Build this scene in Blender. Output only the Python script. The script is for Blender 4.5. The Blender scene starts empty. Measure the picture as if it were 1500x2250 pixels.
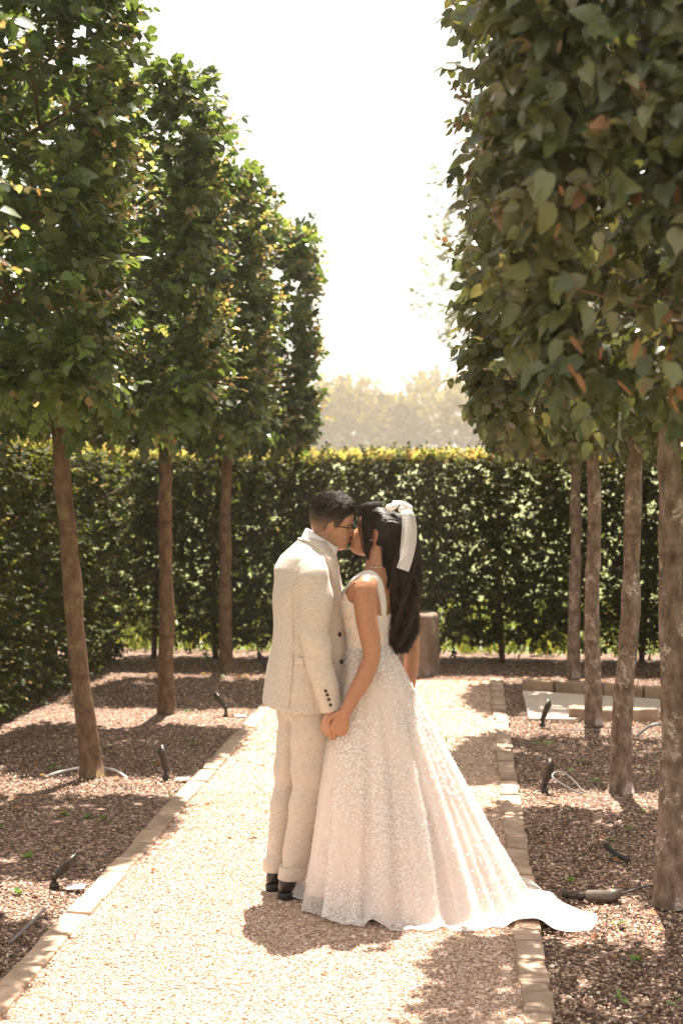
import bpy, math, random
import numpy as np
from mathutils import Vector, Matrix
from mathutils.bvhtree import BVHTree

SC = bpy.context.scene
COL = SC.collection
rng = np.random.default_rng(7)
random.seed(7)
rad = math.radians

# ------------------------------------------------------------------ camera
TH = rad(5.2)                      # the camera looks 5.2 degrees left of the avenue's axis (+Y)
CAM_H = 1.82
cd = bpy.data.cameras.new('camera')
cam = bpy.data.objects.new('camera', cd)
COL.objects.link(cam)
cam.location = (0, 0, CAM_H)
cam.rotation_euler = (rad(90 - 1.19), 0, TH)
cd.sensor_fit = 'VERTICAL'
cd.sensor_height = 36.0
cd.sensor_width = 24.0
cd.lens = 50.0
cd.clip_start = 0.05
cd.clip_end = 2000
cd.dof.use_dof = True
cd.dof.focus_distance = 6.2
cd.dof.aperture_fstop = 3.2
SC.camera = cam
SC.render.resolution_x, SC.render.resolution_y = 682, 1024

# ------------------------------------------------------------------ world and sun
SUN_EL, SUN_AZ = rad(66.5), rad(4.5)
w = bpy.data.worlds.new('World')
SC.world = w
w.use_nodes = True
nt = w.node_tree
bg = nt.nodes['Background']
sky = nt.nodes.new('ShaderNodeTexSky')
sky.sky_type = 'NISHITA'
sky.sun_disc = False
sky.sun_elevation = SUN_EL
sky.sun_rotation = SUN_AZ
sky.air_density = 1.0
sky.dust_density = 4.0
veil = nt.nodes.new('ShaderNodeMix')     # thin bright cloud over the whole sky
veil.data_type = 'RGBA'
veil.inputs[0].default_value = 0.72
nt.links.new(sky.outputs[0], veil.inputs[6])
veil.inputs[7].default_value = (9.0, 8.1, 7.3, 1)
nt.links.new(veil.outputs[2], bg.inputs[0])
bg.inputs[1].default_value = 0.05

sd = bpy.data.lights.new('sun', 'SUN')
sun = bpy.data.objects.new('sun', sd)
COL.objects.link(sun)
S = Vector((math.sin(SUN_AZ) * math.cos(SUN_EL), math.cos(SUN_AZ) * math.cos(SUN_EL), math.sin(SUN_EL)))
sun.rotation_euler = S.to_track_quat('Z', 'Y').to_euler()
sd.energy = 5.0
sd.angle = rad(0.6)
sd.color = (1.0, 0.89, 0.77)

SC.view_settings.view_transform = 'Standard'
SC.view_settings.look = 'None'
SC.view_settings.exposure = 2.02
SC.view_settings.gamma = 1.0
SC.render.engine = 'CYCLES'
SC.cycles.use_denoising = True
SC.cycles.max_bounces = 8
SC.cycles.diffuse_bounces = 4
SC.cycles.transmission_bounces = 6
SC.cycles.transparent_max_bounces = 12
SC.cycles.volume_bounces = 0
SC.cycles.sample_clamp_indirect = 6.0
SC.cycles.use_adaptive_sampling = True
SC.cycles.adaptive_threshold = 0.008

# ------------------------------------------------------------------ helpers
def put(o, name=None, label=None, cat=None, group=None, kind=None, parent=None):
    if parent is not None: o.parent = parent
    if label: o['label'] = label
    if cat: o['category'] = cat
    if group: o['group'] = group
    if kind: o['kind'] = kind
    return o

def mk_mesh(name, V, F, mat=None, smooth=True, col=None):
    """V (n,3), F list or array of polygons; all same length when an array."""
    me = bpy.data.meshes.new(name)
    V = np.asarray(V, np.float32)
    if isinstance(F, np.ndarray):
        k = F.shape[1]
        me.vertices.add(len(V)); me.vertices.foreach_set('co', V.ravel())
        me.loops.add(F.size); me.loops.foreach_set('vertex_index', F.astype(np.int32).ravel())
        me.polygons.add(len(F)); me.polygons.foreach_set('loop_start', np.arange(0, F.size, k, dtype=np.int32))
        me.update(calc_edges=True)
        me.validate()
    else:
        me.from_pydata(V.tolist(), [], [list(map(int, f)) for f in F])
    if smooth: me.polygons.foreach_set('use_smooth', np.ones(len(me.polygons), bool))
    if col is not None:
        a = me.color_attributes.new('Col', 'FLOAT_COLOR', 'POINT')
        c = np.ones((len(V), 4), np.float32); c[:, :3] = col
        a.data.foreach_set('color', c.ravel())
    if mat: me.materials.append(mat)
    return me

def mk(name, V, F, mat=None, smooth=True, col=None, parent=None, **kw):
    o = bpy.data.objects.new(name, mk_mesh(name, V, F, mat, smooth, col))
    COL.objects.link(o)
    return put(o, parent=parent, **kw)

def empty(name, loc=(0, 0, 0), rz=0, **kw):
    o = bpy.data.objects.new(name, None)
    o.empty_display_size = 0.1
    COL.objects.link(o); o.location = loc; o.rotation_euler = (0, 0, rz)
    return put(o, **kw)

def inst(name, me, loc=(0, 0, 0), rot=(0, 0, 0), scale=(1, 1, 1), parent=None, **kw):
    o = bpy.data.objects.new(name, me)
    COL.objects.link(o); o.location = loc; o.rotation_euler = rot; o.scale = scale
    return put(o, parent=parent, **kw)

def unit(a):
    a = np.asarray(a, float)
    return a / np.maximum(np.linalg.norm(a, axis=-1, keepdims=True), 1e-9)

def grid_faces(nu, nv, wrap=True):
    """nu rings of nv verts"""
    i = np.arange(nu - 1)[:, None]; j = np.arange(nv if wrap else nv - 1)[None, :]
    a = i * nv + j; b = i * nv + (j + 1) % nv
    return np.stack([a, b, b + nv, a + nv], -1).reshape(-1, 4)

def loft(secs, n=32):
    """secs: (center, axisA, axisB[, exponent]); closed tube with capped ends -> V, list of faces"""
    th = np.linspace(0, 2 * np.pi, n, endpoint=False)
    V = []
    for s in secs:
        c, a, b = map(np.asarray, s[:3]); e = s[3] if len(s) > 3 else 2.0
        ca = np.sign(np.cos(th)) * np.abs(np.cos(th)) ** (2 / e)
        sa = np.sign(np.sin(th)) * np.abs(np.sin(th)) ** (2 / e)
        V.append(c + ca[:, None] * a + sa[:, None] * b)
    V = np.concatenate(V)
    F = grid_faces(len(secs), n).tolist()
    F.append(list(range(n))[::-1]); F.append(list(range((len(secs) - 1) * n, len(secs) * n)))
    return V, F

def crom(P, m):
    """Catmull-Rom resampling of rows of P to m samples"""
    P = np.asarray(P, float); n = len(P)
    t = np.linspace(0, n - 1 - 1e-6, m); i = t.astype(int); f = (t - i)[:, None]
    g = lambda k: P[np.clip(k, 0, n - 1)]
    p0, p1, p2, p3 = g(i - 1), g(i), g(i + 1), g(i + 2)
    return .5 * (2 * p1 + (p2 - p0) * f + (2 * p0 - 5 * p1 + 4 * p2 - p3) * f ** 2 + (3 * p1 - p0 - 3 * p2 + p3) * f ** 3)

def tube(pts, r, n=12, m=None, ref=(0, 0, 1), flat=1.0, round_ends=False):
    """tapered tube through pts; r scalar or list"""
    pts = np.asarray(pts, float)
    r = np.full(len(pts), r) if np.isscalar(r) else np.asarray(r, float)
    if m:
        q = crom(np.c_[pts, r], m); pts, r = q[:, :3], q[:, 3]
    d = unit(np.gradient(pts, axis=0))
    secs = []
    ref = np.asarray(ref, float)
    for p, t, ra in zip(pts, d, r):
        a = np.cross(t, ref)
        if np.linalg.norm(a) < 1e-3: a = np.cross(t, (1, 0, 0.3))
        a = unit(a); b = np.cross(a, t)
        secs.append((p, a * ra, b * ra * flat))
    if round_ends:
        s0, s1 = secs[0], secs[-1]
        pre = [(s0[0] - d[0] * r[0] * k, s0[1] * q, s0[2] * q) for k, q in ((.95, .3), (.75, .66), (.4, .92))]
        post = [(s1[0] + d[-1] * r[-1] * k, s1[1] * q, s1[2] * q) for k, q in ((.4, .92), (.75, .66), (.95, .3))]
        secs = pre + secs + post
    return loft(secs, n)

def join(parts):
    V, F, k = [], [], 0
    for v, f in parts:
        V.append(np.asarray(v, float)); F += [[int(i) + k for i in p] for p in f]; k += len(v)
    return np.concatenate(V), F

def box(c, s, rz=0, jit=0, r=None):
    """8-corner box, centre c, size s"""
    q = np.array([[x, y, z] for z in (-.5, .5) for x, y in ((-.5, -.5), (.5, -.5), (.5, .5), (-.5, .5))]) * np.asarray(s, float)
    if jit: q = q + (r or rng).normal(0, jit, q.shape)
    ca, sa = math.cos(rz), math.sin(rz)
    q = q @ np.array([[ca, sa, 0], [-sa, ca, 0], [0, 0, 1]]) + np.asarray(c, float)
    return q, [[0, 3, 2, 1], [4, 5, 6, 7], [0, 1, 5, 4], [1, 2, 6, 5], [2, 3, 7, 6], [3, 0, 4, 7]]

def bevel_mesh(name, V, F, mat, width, segs=2, smooth=True, rough=0.0, cuts=0, seed=0):
    import bmesh
    bm = bmesh.new()
    vs = [bm.verts.new(v) for v in V]
    for f in F: bm.faces.new([vs[i] for i in f])
    if cuts:
        bmesh.ops.subdivide_edges(bm, edges=bm.edges[:], cuts=cuts, use_grid_fill=True)
        sharp = [e for e in bm.edges if len(e.link_faces) == 2 and e.calc_face_angle(0) > .6]
    else:
        sharp = bm.edges[:]
    bmesh.ops.bevel(bm, geom=sharp, offset=width, segments=segs, profile=.6, affect='EDGES')
    if rough:
        rr = random.Random(seed)
        for v in bm.verts: v.co += Vector((rr.gauss(0, rough), rr.gauss(0, rough), rr.gauss(0, rough)))
    bmesh.ops.recalc_face_normals(bm, faces=bm.faces[:])
    me = bpy.data.meshes.new(name); bm.to_mesh(me); bm.free()
    if smooth: me.polygons.foreach_set('use_smooth', np.ones(len(me.polygons), bool))
    me.materials.append(mat)
    return me

def remesh(parts, voxel, iters=6, fac=.5):
    """voxel union of closed pieces, smoothed -> V (n,3), F (m,4)"""
    V, F = join(parts)
    o = bpy.data.objects.new('tmp', mk_mesh('tmp', V, F)); COL.objects.link(o)
    m = o.modifiers.new('r', 'REMESH'); m.mode = 'VOXEL'; m.voxel_size = voxel
    if iters:
        s = o.modifiers.new('s', 'SMOOTH'); s.factor = fac; s.iterations = iters
    dg = bpy.context.evaluated_depsgraph_get(); dg.update()
    e = o.evaluated_get(dg); me = e.to_mesh()
    n = len(me.vertices); V = np.empty(n * 3, np.float32); me.vertices.foreach_get('co', V)
    F = [list(p.vertices) for p in me.polygons]
    e.to_mesh_clear()
    old = o.data; bpy.data.objects.remove(o); bpy.data.meshes.remove(old)
    return V.reshape(-1, 3).astype(float), np.array(F)

def vnormals(V, F):
    F = np.asarray(F)
    n = np.cross(V[F[:, 2]] - V[F[:, 0]], V[F[:, 3 if F.shape[1] > 3 else 1]] - V[F[:, 1]])
    N = np.zeros_like(V)
    for k in range(F.shape[1]): np.add.at(N, F[:, k], n)
    return unit(N)

def wavy(P, freqs, seed=0):
    """cheap smooth 3-D noise in about -1..1 from summed sines"""
    g = np.random.default_rng(seed); out = np.zeros(len(P))
    for f in freqs:
        for _ in range(4):
            k = g.normal(0, 1, 3); k = k / np.linalg.norm(k) * f
            out += np.sin(P @ k + g.uniform(0, 6.28)) / (4 ** .5 * len(freqs) ** .5)
    return out

# ------------------------------------------------------------------ materials
def mat(name, build, displacement=False):
    m = bpy.data.materials.new(name); m.use_nodes = True
    build(m.node_tree, m.node_tree.nodes['Principled BSDF'], m.node_tree.nodes['Material Output'])
    return m

def N(nt, typ, **inp):
    n = nt.nodes.new(typ)
    for k, v in inp.items():
        if k.startswith('_'): setattr(n, k[1:], v)
        else: n.inputs[k.replace('__', ' ')].default_value = v
    return n

def ramp(nt, fac, stops, interp='LINEAR'):
    r = nt.nodes.new('ShaderNodeValToRGB'); e = r.color_ramp; e.interpolation = interp
    while len(e.elements) < len(stops): e.elements.new(.5)
    for el, (p, c) in zip(e.elements, stops):
        el.position = p; el.color = (*c, 1) if len(c) == 3 else c
    nt.links.new(fac, r.inputs[0]); return r.outputs[0]

def mixc(nt, fac, a, b, mode='MIX'):
    m = nt.nodes.new('ShaderNodeMix'); m.data_type = 'RGBA'; m.blend_type = mode
    for s, v in ((0, fac), (6, a), (7, b)):
        if hasattr(v, 'links'): nt.links.new(v, m.inputs[s])
        else: m.inputs[s].default_value = v if s == 0 else ((*v, 1) if len(v) == 3 else v)
    return m.outputs[2]

def noise(nt, scale, detail=4, rough=.55, vec=None, dims='3D'):
    n = nt.nodes.new('ShaderNodeTexNoise'); n.inputs['Scale'].default_value = scale
    n.inputs['Detail'].default_value = detail; n.inputs['Roughness'].default_value = rough
    if vec is None:
        vec = coord(nt)
    nt.links.new(vec, n.inputs['Vector']); return n.outputs['Fac']

def coord(nt, scale=None):
    t = nt.nodes.new('ShaderNodeTexCoord'); v = t.outputs['Object']
    if scale:
        m = nt.nodes.new('ShaderNodeMapping'); m.inputs['Scale'].default_value = scale
        nt.links.new(v, m.inputs['Vector']); v = m.outputs[0]
    return v

def bump(nt, bsdf, h, strength=.3, dist=.01):
    b = nt.nodes.new('ShaderNodeBump'); b.inputs['Strength'].default_value = strength
    b.inputs['Distance'].default_value = dist
    nt.links.new(h, b.inputs['Height']); nt.links.new(b.outputs[0], bsdf.inputs['Normal'])

def leaf_material(name, trans=.42, rough=.42, spec=.5):
    def b(nt, p, out):
        a = N(nt, 'ShaderNodeAttribute', _attribute_name='Col')
        g = nt.nodes.new('ShaderNodeNewGeometry')
        nz = noise(nt, 60, 2)
        c = mixc(nt, .35, a.outputs['Color'], ramp(nt, nz, [(.3, (.35, .35, .3)), (.7, (1.25, 1.2, 1.1))]), 'MULTIPLY')
        under = mixc(nt, g.outputs['Backfacing'], c, mixc(nt, .35, c, (.16, .18, .13)))
        nt.links.new(under, p.inputs['Base Color'])
        p.inputs['Roughness'].default_value = rough
        p.inputs['Specular IOR Level'].default_value = spec
        t = nt.nodes.new('ShaderNodeBsdfTranslucent')
        tc = mixc(nt, 1, c, (1.75, 1.7, .8), 'MULTIPLY')
        nt.links.new(tc, t.inputs['Color'])
        m = nt.nodes.new('ShaderNodeMixShader'); m.inputs[0].default_value = trans
        nt.links.new(p.outputs[0], m.inputs[1]); nt.links.new(t.outputs[0], m.inputs[2])
        nt.links.new(m.outputs[0], out.inputs['Surface'])
    return mat(name, b)

M_LEAF = leaf_material('hornbeam leaf')
M_LIME = leaf_material('lime leaf', .22, .42, .55)
M_FAR = leaf_material('distant leaf', .5, .6, .2)
M_HEDGE = leaf_material('hedge leaf', .48, .6, .22)

def plain(name, col, rough=.6, spec=.4, metal=0.0, nscale=None, namt=.3, bmp=0, bscale=200):
    def b(nt, p, out):
        if nscale:
            f = noise(nt, nscale, 5)
            c = mixc(nt, namt, col, ramp(nt, f, [(.3, (.4, .4, .4)), (.7, (1.4, 1.35, 1.3))]), 'MULTIPLY')
            nt.links.new(c, p.inputs['Base Color'])
        else:
            p.inputs['Base Color'].default_value = (*col, 1)
        p.inputs['Roughness'].default_value = rough; p.inputs['Specular IOR Level'].default_value = spec
        p.inputs['Metallic'].default_value = metal
        if bmp: bump(nt, p, noise(nt, bscale, 3), bmp, .004)
    return mat(name, b)

def bark_material(name, c1, c2, c3, lichen):
    def b(nt, p, out):
        v = coord(nt, (1, 1, .45))
        f = noise(nt, 22, 6, .65, v)
        base = ramp(nt, f, [(.32, c1), (.5, c2), (.68, c3)])
        g = noise(nt, 9, 5, .7, coord(nt, (1, 1, .8)))
        l = ramp(nt, g, [(.55, (0, 0, 0)), (.6, (1, 1, 1))])
        h = noise(nt, 55, 3, .6, coord(nt, (1, 1, 1.6)))
        l2 = mixc(nt, 1, l, ramp(nt, h, [(.4, (0, 0, 0)), (.55, (1, 1, 1))]), 'MULTIPLY')
        c = mixc(nt, l2, base, lichen)
        # dark horizontal bands of old pruning scars and moss
        bz = noise(nt, 1.0, 3, .6, coord(nt, (.6, .6, 5.5)))
        band = ramp(nt, bz, [(.56, (1, 1, 1)), (.64, (.55, .5, .45))])
        c = mixc(nt, .8, c, band, 'MULTIPLY')
        nt.links.new(c, p.inputs['Base Color'])
        p.inputs['Roughness'].default_value = .85; p.inputs['Specular IOR Level'].default_value = .2
        bump(nt, p, noise(nt, 60, 6, .7, v), 1.0, .02)
    return mat(name, b)

M_BARK_L = bark_material('hornbeam bark', (.075, .045, .026), (.15, .092, .055), (.22, .145, .095), (.21, .165, .07))
M_BARK_R = bark_material('lime bark', (.085, .058, .042), (.19, .138, .105), (.33, .255, .205), (.50, .43, .37))
M_TWIG = plain('twig', (.10, .06, .035), .8)

def ground_mat(name, cols, scale, bs=.6, big=None):
    def b(nt, p, out):
        v = nt.nodes.new('ShaderNodeTexVoronoi'); v.inputs['Scale'].default_value = scale
        nt.links.new(coord(nt), v.inputs['Vector'])
        sep = nt.nodes.new('ShaderNodeSeparateColor'); nt.links.new(v.outputs['Color'], sep.inputs[0])
        c = ramp(nt, sep.outputs[0], cols, 'CONSTANT')
        f = noise(nt, .9, 5, .6)
        c = mixc(nt, .55, c, ramp(nt, f, [(.3, (.62, .6, .58)), (.7, (1.15, 1.12, 1.1))]), 'MULTIPLY')
        if big:
            g = noise(nt, 2.3, 6, .7)
            c = mixc(nt, ramp(nt, g, [(.46, (0, 0, 0)), (.6, (1, 1, 1))]), c, big)
        nt.links.new(c, p.inputs['Base Color'])
        p.inputs['Roughness'].default_value = .9; p.inputs['Specular IOR Level'].default_value = .2
        bump(nt, p, v.outputs['Distance'], bs, .006)
    return mat(name, b)

GRAVEL = [(.50, .36, .28), (.60, .47, .38), (.38, .25, .19), (.68, .57, .48), (.28, .17, .12), (.54, .37, .27), (.45, .32, .25)]
M_PATH = ground_mat('gravel bed', [(0, (.36, .25, .17)), (.25, (.52, .38, .27)), (.5, (.64, .50, .37)), (.75, (.28, .18, .12)), (.85, (.72, .6, .47))], 95)
M_SOIL = ground_mat('mulched soil', [(0, (.06, .036, .026)), (.3, (.11, .068, .05)), (.55, (.19, .12, .09)), (.78, (.32, .22, .165)), (.92, (.48, .37, .29))], 80, .8)
def grass_b(nt, p, out):
    f = noise(nt, 6, 6, .7)
    nt.links.new(ramp(nt, f, [(.3, (.06, .09, .02)), (.55, (.13, .16, .04)), (.75, (.22, .22, .07))]), p.inputs['Base Color'])
    p.inputs['Roughness'].default_value = .9
    bump(nt, p, noise(nt, 90, 3), .8, .03)
M_GRASS = mat('rough grass', grass_b)

def stone_mat(name, c1, c2, c3, sc=7, moss=None):
    def b(nt, p, out):
        oi = nt.nodes.new('ShaderNodeObjectInfo')
        add = nt.nodes.new('ShaderNodeVectorMath'); add.operation = 'ADD'
        mul = nt.nodes.new('ShaderNodeVectorMath'); mul.operation = 'SCALE'; mul.inputs[0].default_value = (7, 5, 3)
        nt.links.new(oi.outputs['Random'], mul.inputs['Scale'])
        nt.links.new(coord(nt), add.inputs[0]); nt.links.new(mul.outputs[0], add.inputs[1])
        v = add.outputs[0]
        f = noise(nt, sc, 7, .65, v)
        c = ramp(nt, f, [(.3, c1), (.5, c2), (.7, c3)])
        tint = ramp(nt, oi.outputs['Random'], [(0, (.78, .76, .74)), (.5, (1, .98, .95)), (1, (1.16, 1.1, 1.05))])
        c = mixc(nt, 1, c, tint, 'MULTIPLY')
        if moss:
            g = noise(nt, 5, 6, .7, v)
            c = mixc(nt, ramp(nt, g, [(.55, (0, 0, 0)), (.66, (.85, .85, .85))]), c, moss)
        nt.links.new(c, p.inputs['Base Color'])
        p.inputs['Roughness'].default_value = .85; p.inputs['Specular IOR Level'].default_value = .25
        bump(nt, p, noise(nt, sc * 6, 6, .65, v), .5, .008)
    return mat(name, b)
M_KERB = stone_mat('sandstone kerb', (.26, .19, .14), (.37, .28, .21), (.48, .38, .30))
M_BLOCK = stone_mat('sandstone block', (.19, .135, .085), (.28, .21, .145), (.38, .30, .22), 5)
M_SLAB = stone_mat('pale paving', (.38, .33, .28), (.45, .40, .34), (.5, .45, .4), 3)
M_PLINTH = stone_mat('weathered stone', (.10, .065, .045), (.20, .15, .115), (.46, .40, .35), 3.2, (.13, .085, .06))
M_BLACK = plain('dark bronze metal', (.035, .026, .02), .45, .5, .3, 30, .4)
M_RUB = plain('black rubber', (.012, .012, .012), .55)
M_GREYCAB = plain('grey cable', (.20, .19, .18), .5)
M_WHITEP = plain('pale plastic', (.62, .62, .60), .45)

# ------------------------------------------------------------------ ground
def sheet(name, poly, z, m, label, nx=2, ny=2, bumpy=0, **kw):
    (x0, y0), (x1, y1) = poly
    X, Y = np.meshgrid(np.linspace(x0, x1, nx), np.linspace(y0, y1, ny))
    V = np.c_[X.ravel(), Y.ravel(), np.full(X.size, z)]
    if bumpy: V[:, 2] += bumpy * wavy(V * [1, 1, 0], [2.2, 5, 11], 3)
    return mk(name, V, grid_faces(ny, nx, False), m, label=label, kind='structure', **kw)

PL, PR = -1.575, .175           # path edges
KW = .105                       # kerb width
HL, HR, HF = -3.5, 2.0, 14.2    # inner faces of the left, right and far hedge
sheet('ground', ((-300, -60), (300, 500)), -.012, M_GRASS, 'rough sunlit grass beyond the hedges')
sheet('planting_bed_left', ((-5.2, 2.0), (PL - KW + .01, 15.3)), .006, M_SOIL, 'dark mulched bed under the left row of trees', 60, 160, .010)
sheet('planting_bed_right', ((PR + KW - .01, 2.0), (3.6, 15.3)), .002, M_SOIL, 'dark mulched bed under the right row of trees', 60, 160, .010)
path = sheet('gravel_path', ((PL - .03, 1.0), (PR + .03, 13.0)), .014, M_PATH, 'pale pinkish gravel path down the middle of the avenue', 30, 160, .004)
sheet('bed_end', ((PL - KW - .02, 12.98), (PR + KW + .02, 15.3)), .016, M_SOIL, 'dark leaf-strewn soil at the foot of the far hedge', 30, 30, .006)

# pebbles: real stones, each too small to pick apart
def pebble_nodes(name, m, sub=1):
    ng = bpy.data.node_groups.new(name, 'GeometryNodeTree')
    ng.interface.new_socket('Geometry', in_out='INPUT', socket_type='NodeSocketGeometry')
    ng.interface.new_socket('Geometry', in_out='OUTPUT', socket_type='NodeSocketGeometry')
    i = ng.nodes.new('NodeGroupInput'); o = ng.nodes.new('NodeGroupOutput')
    ic = ng.nodes.new('GeometryNodeMeshIcoSphere'); ic.inputs['Subdivisions'].default_value = sub; ic.inputs['Radius'].default_value = 1
    sm = ng.nodes.new('GeometryNodeSetMaterial'); sm.inputs['Material'].default_value = m
    ip = ng.nodes.new('GeometryNodeInstanceOnPoints')
    L = ng.links.new
    def attr(n, t):
        a = ng.nodes.new('GeometryNodeInputNamedAttribute'); a.data_type = t; a.inputs['Name'].default_value = n
        return a.outputs['Attribute']
    L(ic.outputs['Mesh'], sm.inputs['Geometry']); L(sm.outputs[0], ip.inputs['Instance'])
    L(i.outputs[0], ip.inputs['Points'])
    L(attr('rot', 'FLOAT_VECTOR'), ip.inputs['Rotation']); L(attr('scl', 'FLOAT_VECTOR'), ip.inputs['Scale'])
    L(ip.outputs[0], o.inputs[0])
    return ng

def pebble_b(nt, p, out):
    a = N(nt, 'ShaderNodeAttribute', _attribute_name='tint', _attribute_type='INSTANCER')
    nt.links.new(a.outputs['Color'], p.inputs['Base Color'])
    p.inputs['Roughness'].default_value = .8; p.inputs['Specular IOR Level'].default_value = .3
M_PEB = mat('pebble', pebble_b)

def pebbles(name, P, size, cols, label, flat=(.35, .7), seed=1):
    g = np.random.default_rng(seed); n = len(P)
    me = bpy.data.meshes.new(name); me.vertices.add(n)
    me.vertices.foreach_set('co', P.astype(np.float32).ravel())
    s = size[:, None] * np.c_[g.uniform(.75, 1.3, n), g.uniform(.6, 1.0, n), g.uniform(*flat, n)]
    r = np.c_[g.normal(0, .35, n), g.normal(0, .35, n), g.uniform(0, 6.28, n)]
    c = np.asarray(cols)[g.integers(0, len(cols), n)] * g.uniform(.75, 1.2, (n, 1))
    for nm, d in (('scl', s), ('rot', r), ('tint', c)):
        a = me.attributes.new(nm, 'FLOAT_VECTOR', 'POINT'); a.data.foreach_set('vector', d.astype(np.float32).ravel())
    o = bpy.data.objects.new(name, me); COL.objects.link(o)
    md = o.modifiers.new('stones', 'NODES'); md.node_group = pebble_nodes(name, M_PEB)
    return put(o, label=label, kind='stuff', cat='gravel')

def scatter(n, x0, x1, y0, y1, g, near=0.0):
    y = y0 + (y1 - y0) * g.random(n) ** (1 + near); return np.c_[g.uniform(x0, x1, n), y, np.zeros(n)]

g1 = np.random.default_rng(11)
P = np.concatenate([scatter(88000, PL, PR, 4.3, 8.2, g1), scatter(46000, PL, PR, 8.2, 13.0, g1)])
P[:, 2] = .014 + .004 * wavy(P * [1, 1, 0], [2.2, 5, 11], 3) + g1.uniform(0, .004, len(P))
pebbles('path_gravel', P, g1.uniform(.0028, .0068, len(P)) * np.where(g1.random(len(P)) < .04, 1.7, 1.0), GRAVEL, 'loose pinkish gravel chips covering the path')
BEDC = [(.10, .06, .042), (.06, .036, .026), (.20, .125, .09), (.44, .33, .255), (.55, .43, .34), (.28, .185, .135), (.64, .53, .44), (.09, .055, .04), (.36, .25, .19), (.24, .155, .115)]
P = np.concatenate([scatter(52000, -3.9, PL - KW, 4.4, 14.3, g1, .35), scatter(56000, PR + KW, 2.6, 4.4, 14.3, g1, .35), scatter(5000, PL, PR, 13.0, 14.5, g1)])
P[:, 2] = .008 + g1.uniform(-.002, .006, len(P))
keep = ~((P[:, 0] > .4) & (P[:, 1] > 10.95) & (P[:, 1] < 12.35))
P = P[keep]
pebbles('bed_gravel', P, g1.uniform(.0028, .0085, len(P)) * np.where(g1.random(len(P)) < .03, 1.8, 1.0), np.array(BEDC) * [1.0, 1.0, .92], 'bark chips and pale stones strewn over the beds', (.25, .6), 2)

# kerbs of single stones
def stone_variants(name, nvar, sx, sz, m, lens, rough=.0012, bev=.007):
    out = []
    for k in range(nvar):
        V, F = box((0, 0, 0), (sx, lens, sz), 0, .003)
        out.append(bevel_mesh(name, V, F, m, bev, 2, True, rough, 3, k))
    return out
KZ = .085
variants = stone_variants('stone', 6, KW, KZ, M_KERB, .2)
def kerb(name, x, lab, mean):
    base = mk(name, *box((x, 7.6, -.02), (KW - .02, 11.0, .05)), M_SOIL, smooth=False, label=lab, kind='structure')
    y = 2.6; g = np.random.default_rng(5 if x < 0 else 6)
    while y < 12.95:
        L = float(np.clip(g.normal(mean, mean * .32), mean * .5, mean * 1.9))
        o = inst('stone', random.choice(variants), (x + g.normal(0, .004), y + L / 2, -.010 + g.normal(0, .003)),
                 (g.normal(0, .012), g.normal(0, .02), g.normal(0, .012)), (1 + g.normal(0, .04), (L - .006) / .2, 1), parent=base)
        y += L
    return base
kerb('kerb_left', PL - KW / 2, 'line of worn sandstone setts along the left path edge', .25)
kerb('kerb_right', PR + KW / 2, 'line of worn sandstone setts along the right path edge', .145)

# side path on the right: paving slabs between two stone edgings
side = empty('stone_edging', (.44, 12.32, 0), label='low edging of pale sandstone blocks along the far side of the paving', cat='edging')
p0, p1 = np.array([.44, 12.34]), np.array([2.3, 11.72]); dirn = (p1 - p0) / np.linalg.norm(p1 - p0); ang = math.atan2(dirn[1], dirn[0])
t = 0.0
for L in (.29, .40, .36, .43, .38):
    c = p0 + dirn * (t + L / 2) - np.array([.44, 12.32]); c = c + np.array([-dirn[1], dirn[0]]) * .06
    V, F = box((0, 0, 0), (L - .015, .13, .17), 0, .006)
    inst('block', bevel_mesh('block', V, F, M_BLOCK, .014, 2, True, .003, 3, int(L * 100)), (c[0], c[1], .032), (0, 0, ang), parent=side)
    t += L
side2 = empty('stone_edging', (.74, 10.98, 0), label='dark low stone edging along the near side of the paving', cat='edging')
for k, (x0, x1) in enumerate(((.74, 1.08), (1.09, 1.42), (1.43, 1.86), (1.87, 2.3))):
    V, F = box((0, 0, 0), (x1 - x0 - .01, .10, .14), 0, .006)
    inst('block', bevel_mesh('block', V, F, M_KERB, .012, 2, True, .003, 3, k), ((x0 + x1) / 2 - .74, .0 - .008 * k, .025), (0, 0, -.03), parent=side2)
pav = empty('paving', (.44, 11.0, 0), label='pale side path of broad stone slabs', kind='structure')
for k, (x0, x1) in enumerate(((.44, .95), (.955, 1.55), (1.555, 2.3))):
    y0a, y1a = 10.86 if k == 0 else 11.045, 12.30 - .333 * (x0 - .44); y1b = 12.30 - .333 * (x1 - .44)
    q = [(x0, y0a), (x1 - (.18 if k == 0 else 0), y0a), (x1, 11.045), (x1, y1b), (x0, y1a)] if k == 0 else [(x0, y0a), (x1, y0a), (x1, y1b), (x0, y1a)]
    n = len(q); V = [(a - .44, b - 11.0, z) for z in (-.02, .03) for a, b in q]
    F = [list(range(n))[::-1], list(range(n, 2 * n))] + [[i, (i + 1) % n, n + (i + 1) % n, n + i] for i in range(n)]
    inst('slab', bevel_mesh('slab', V, F, M_SLAB, .006, 2, False), parent=pav)

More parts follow.
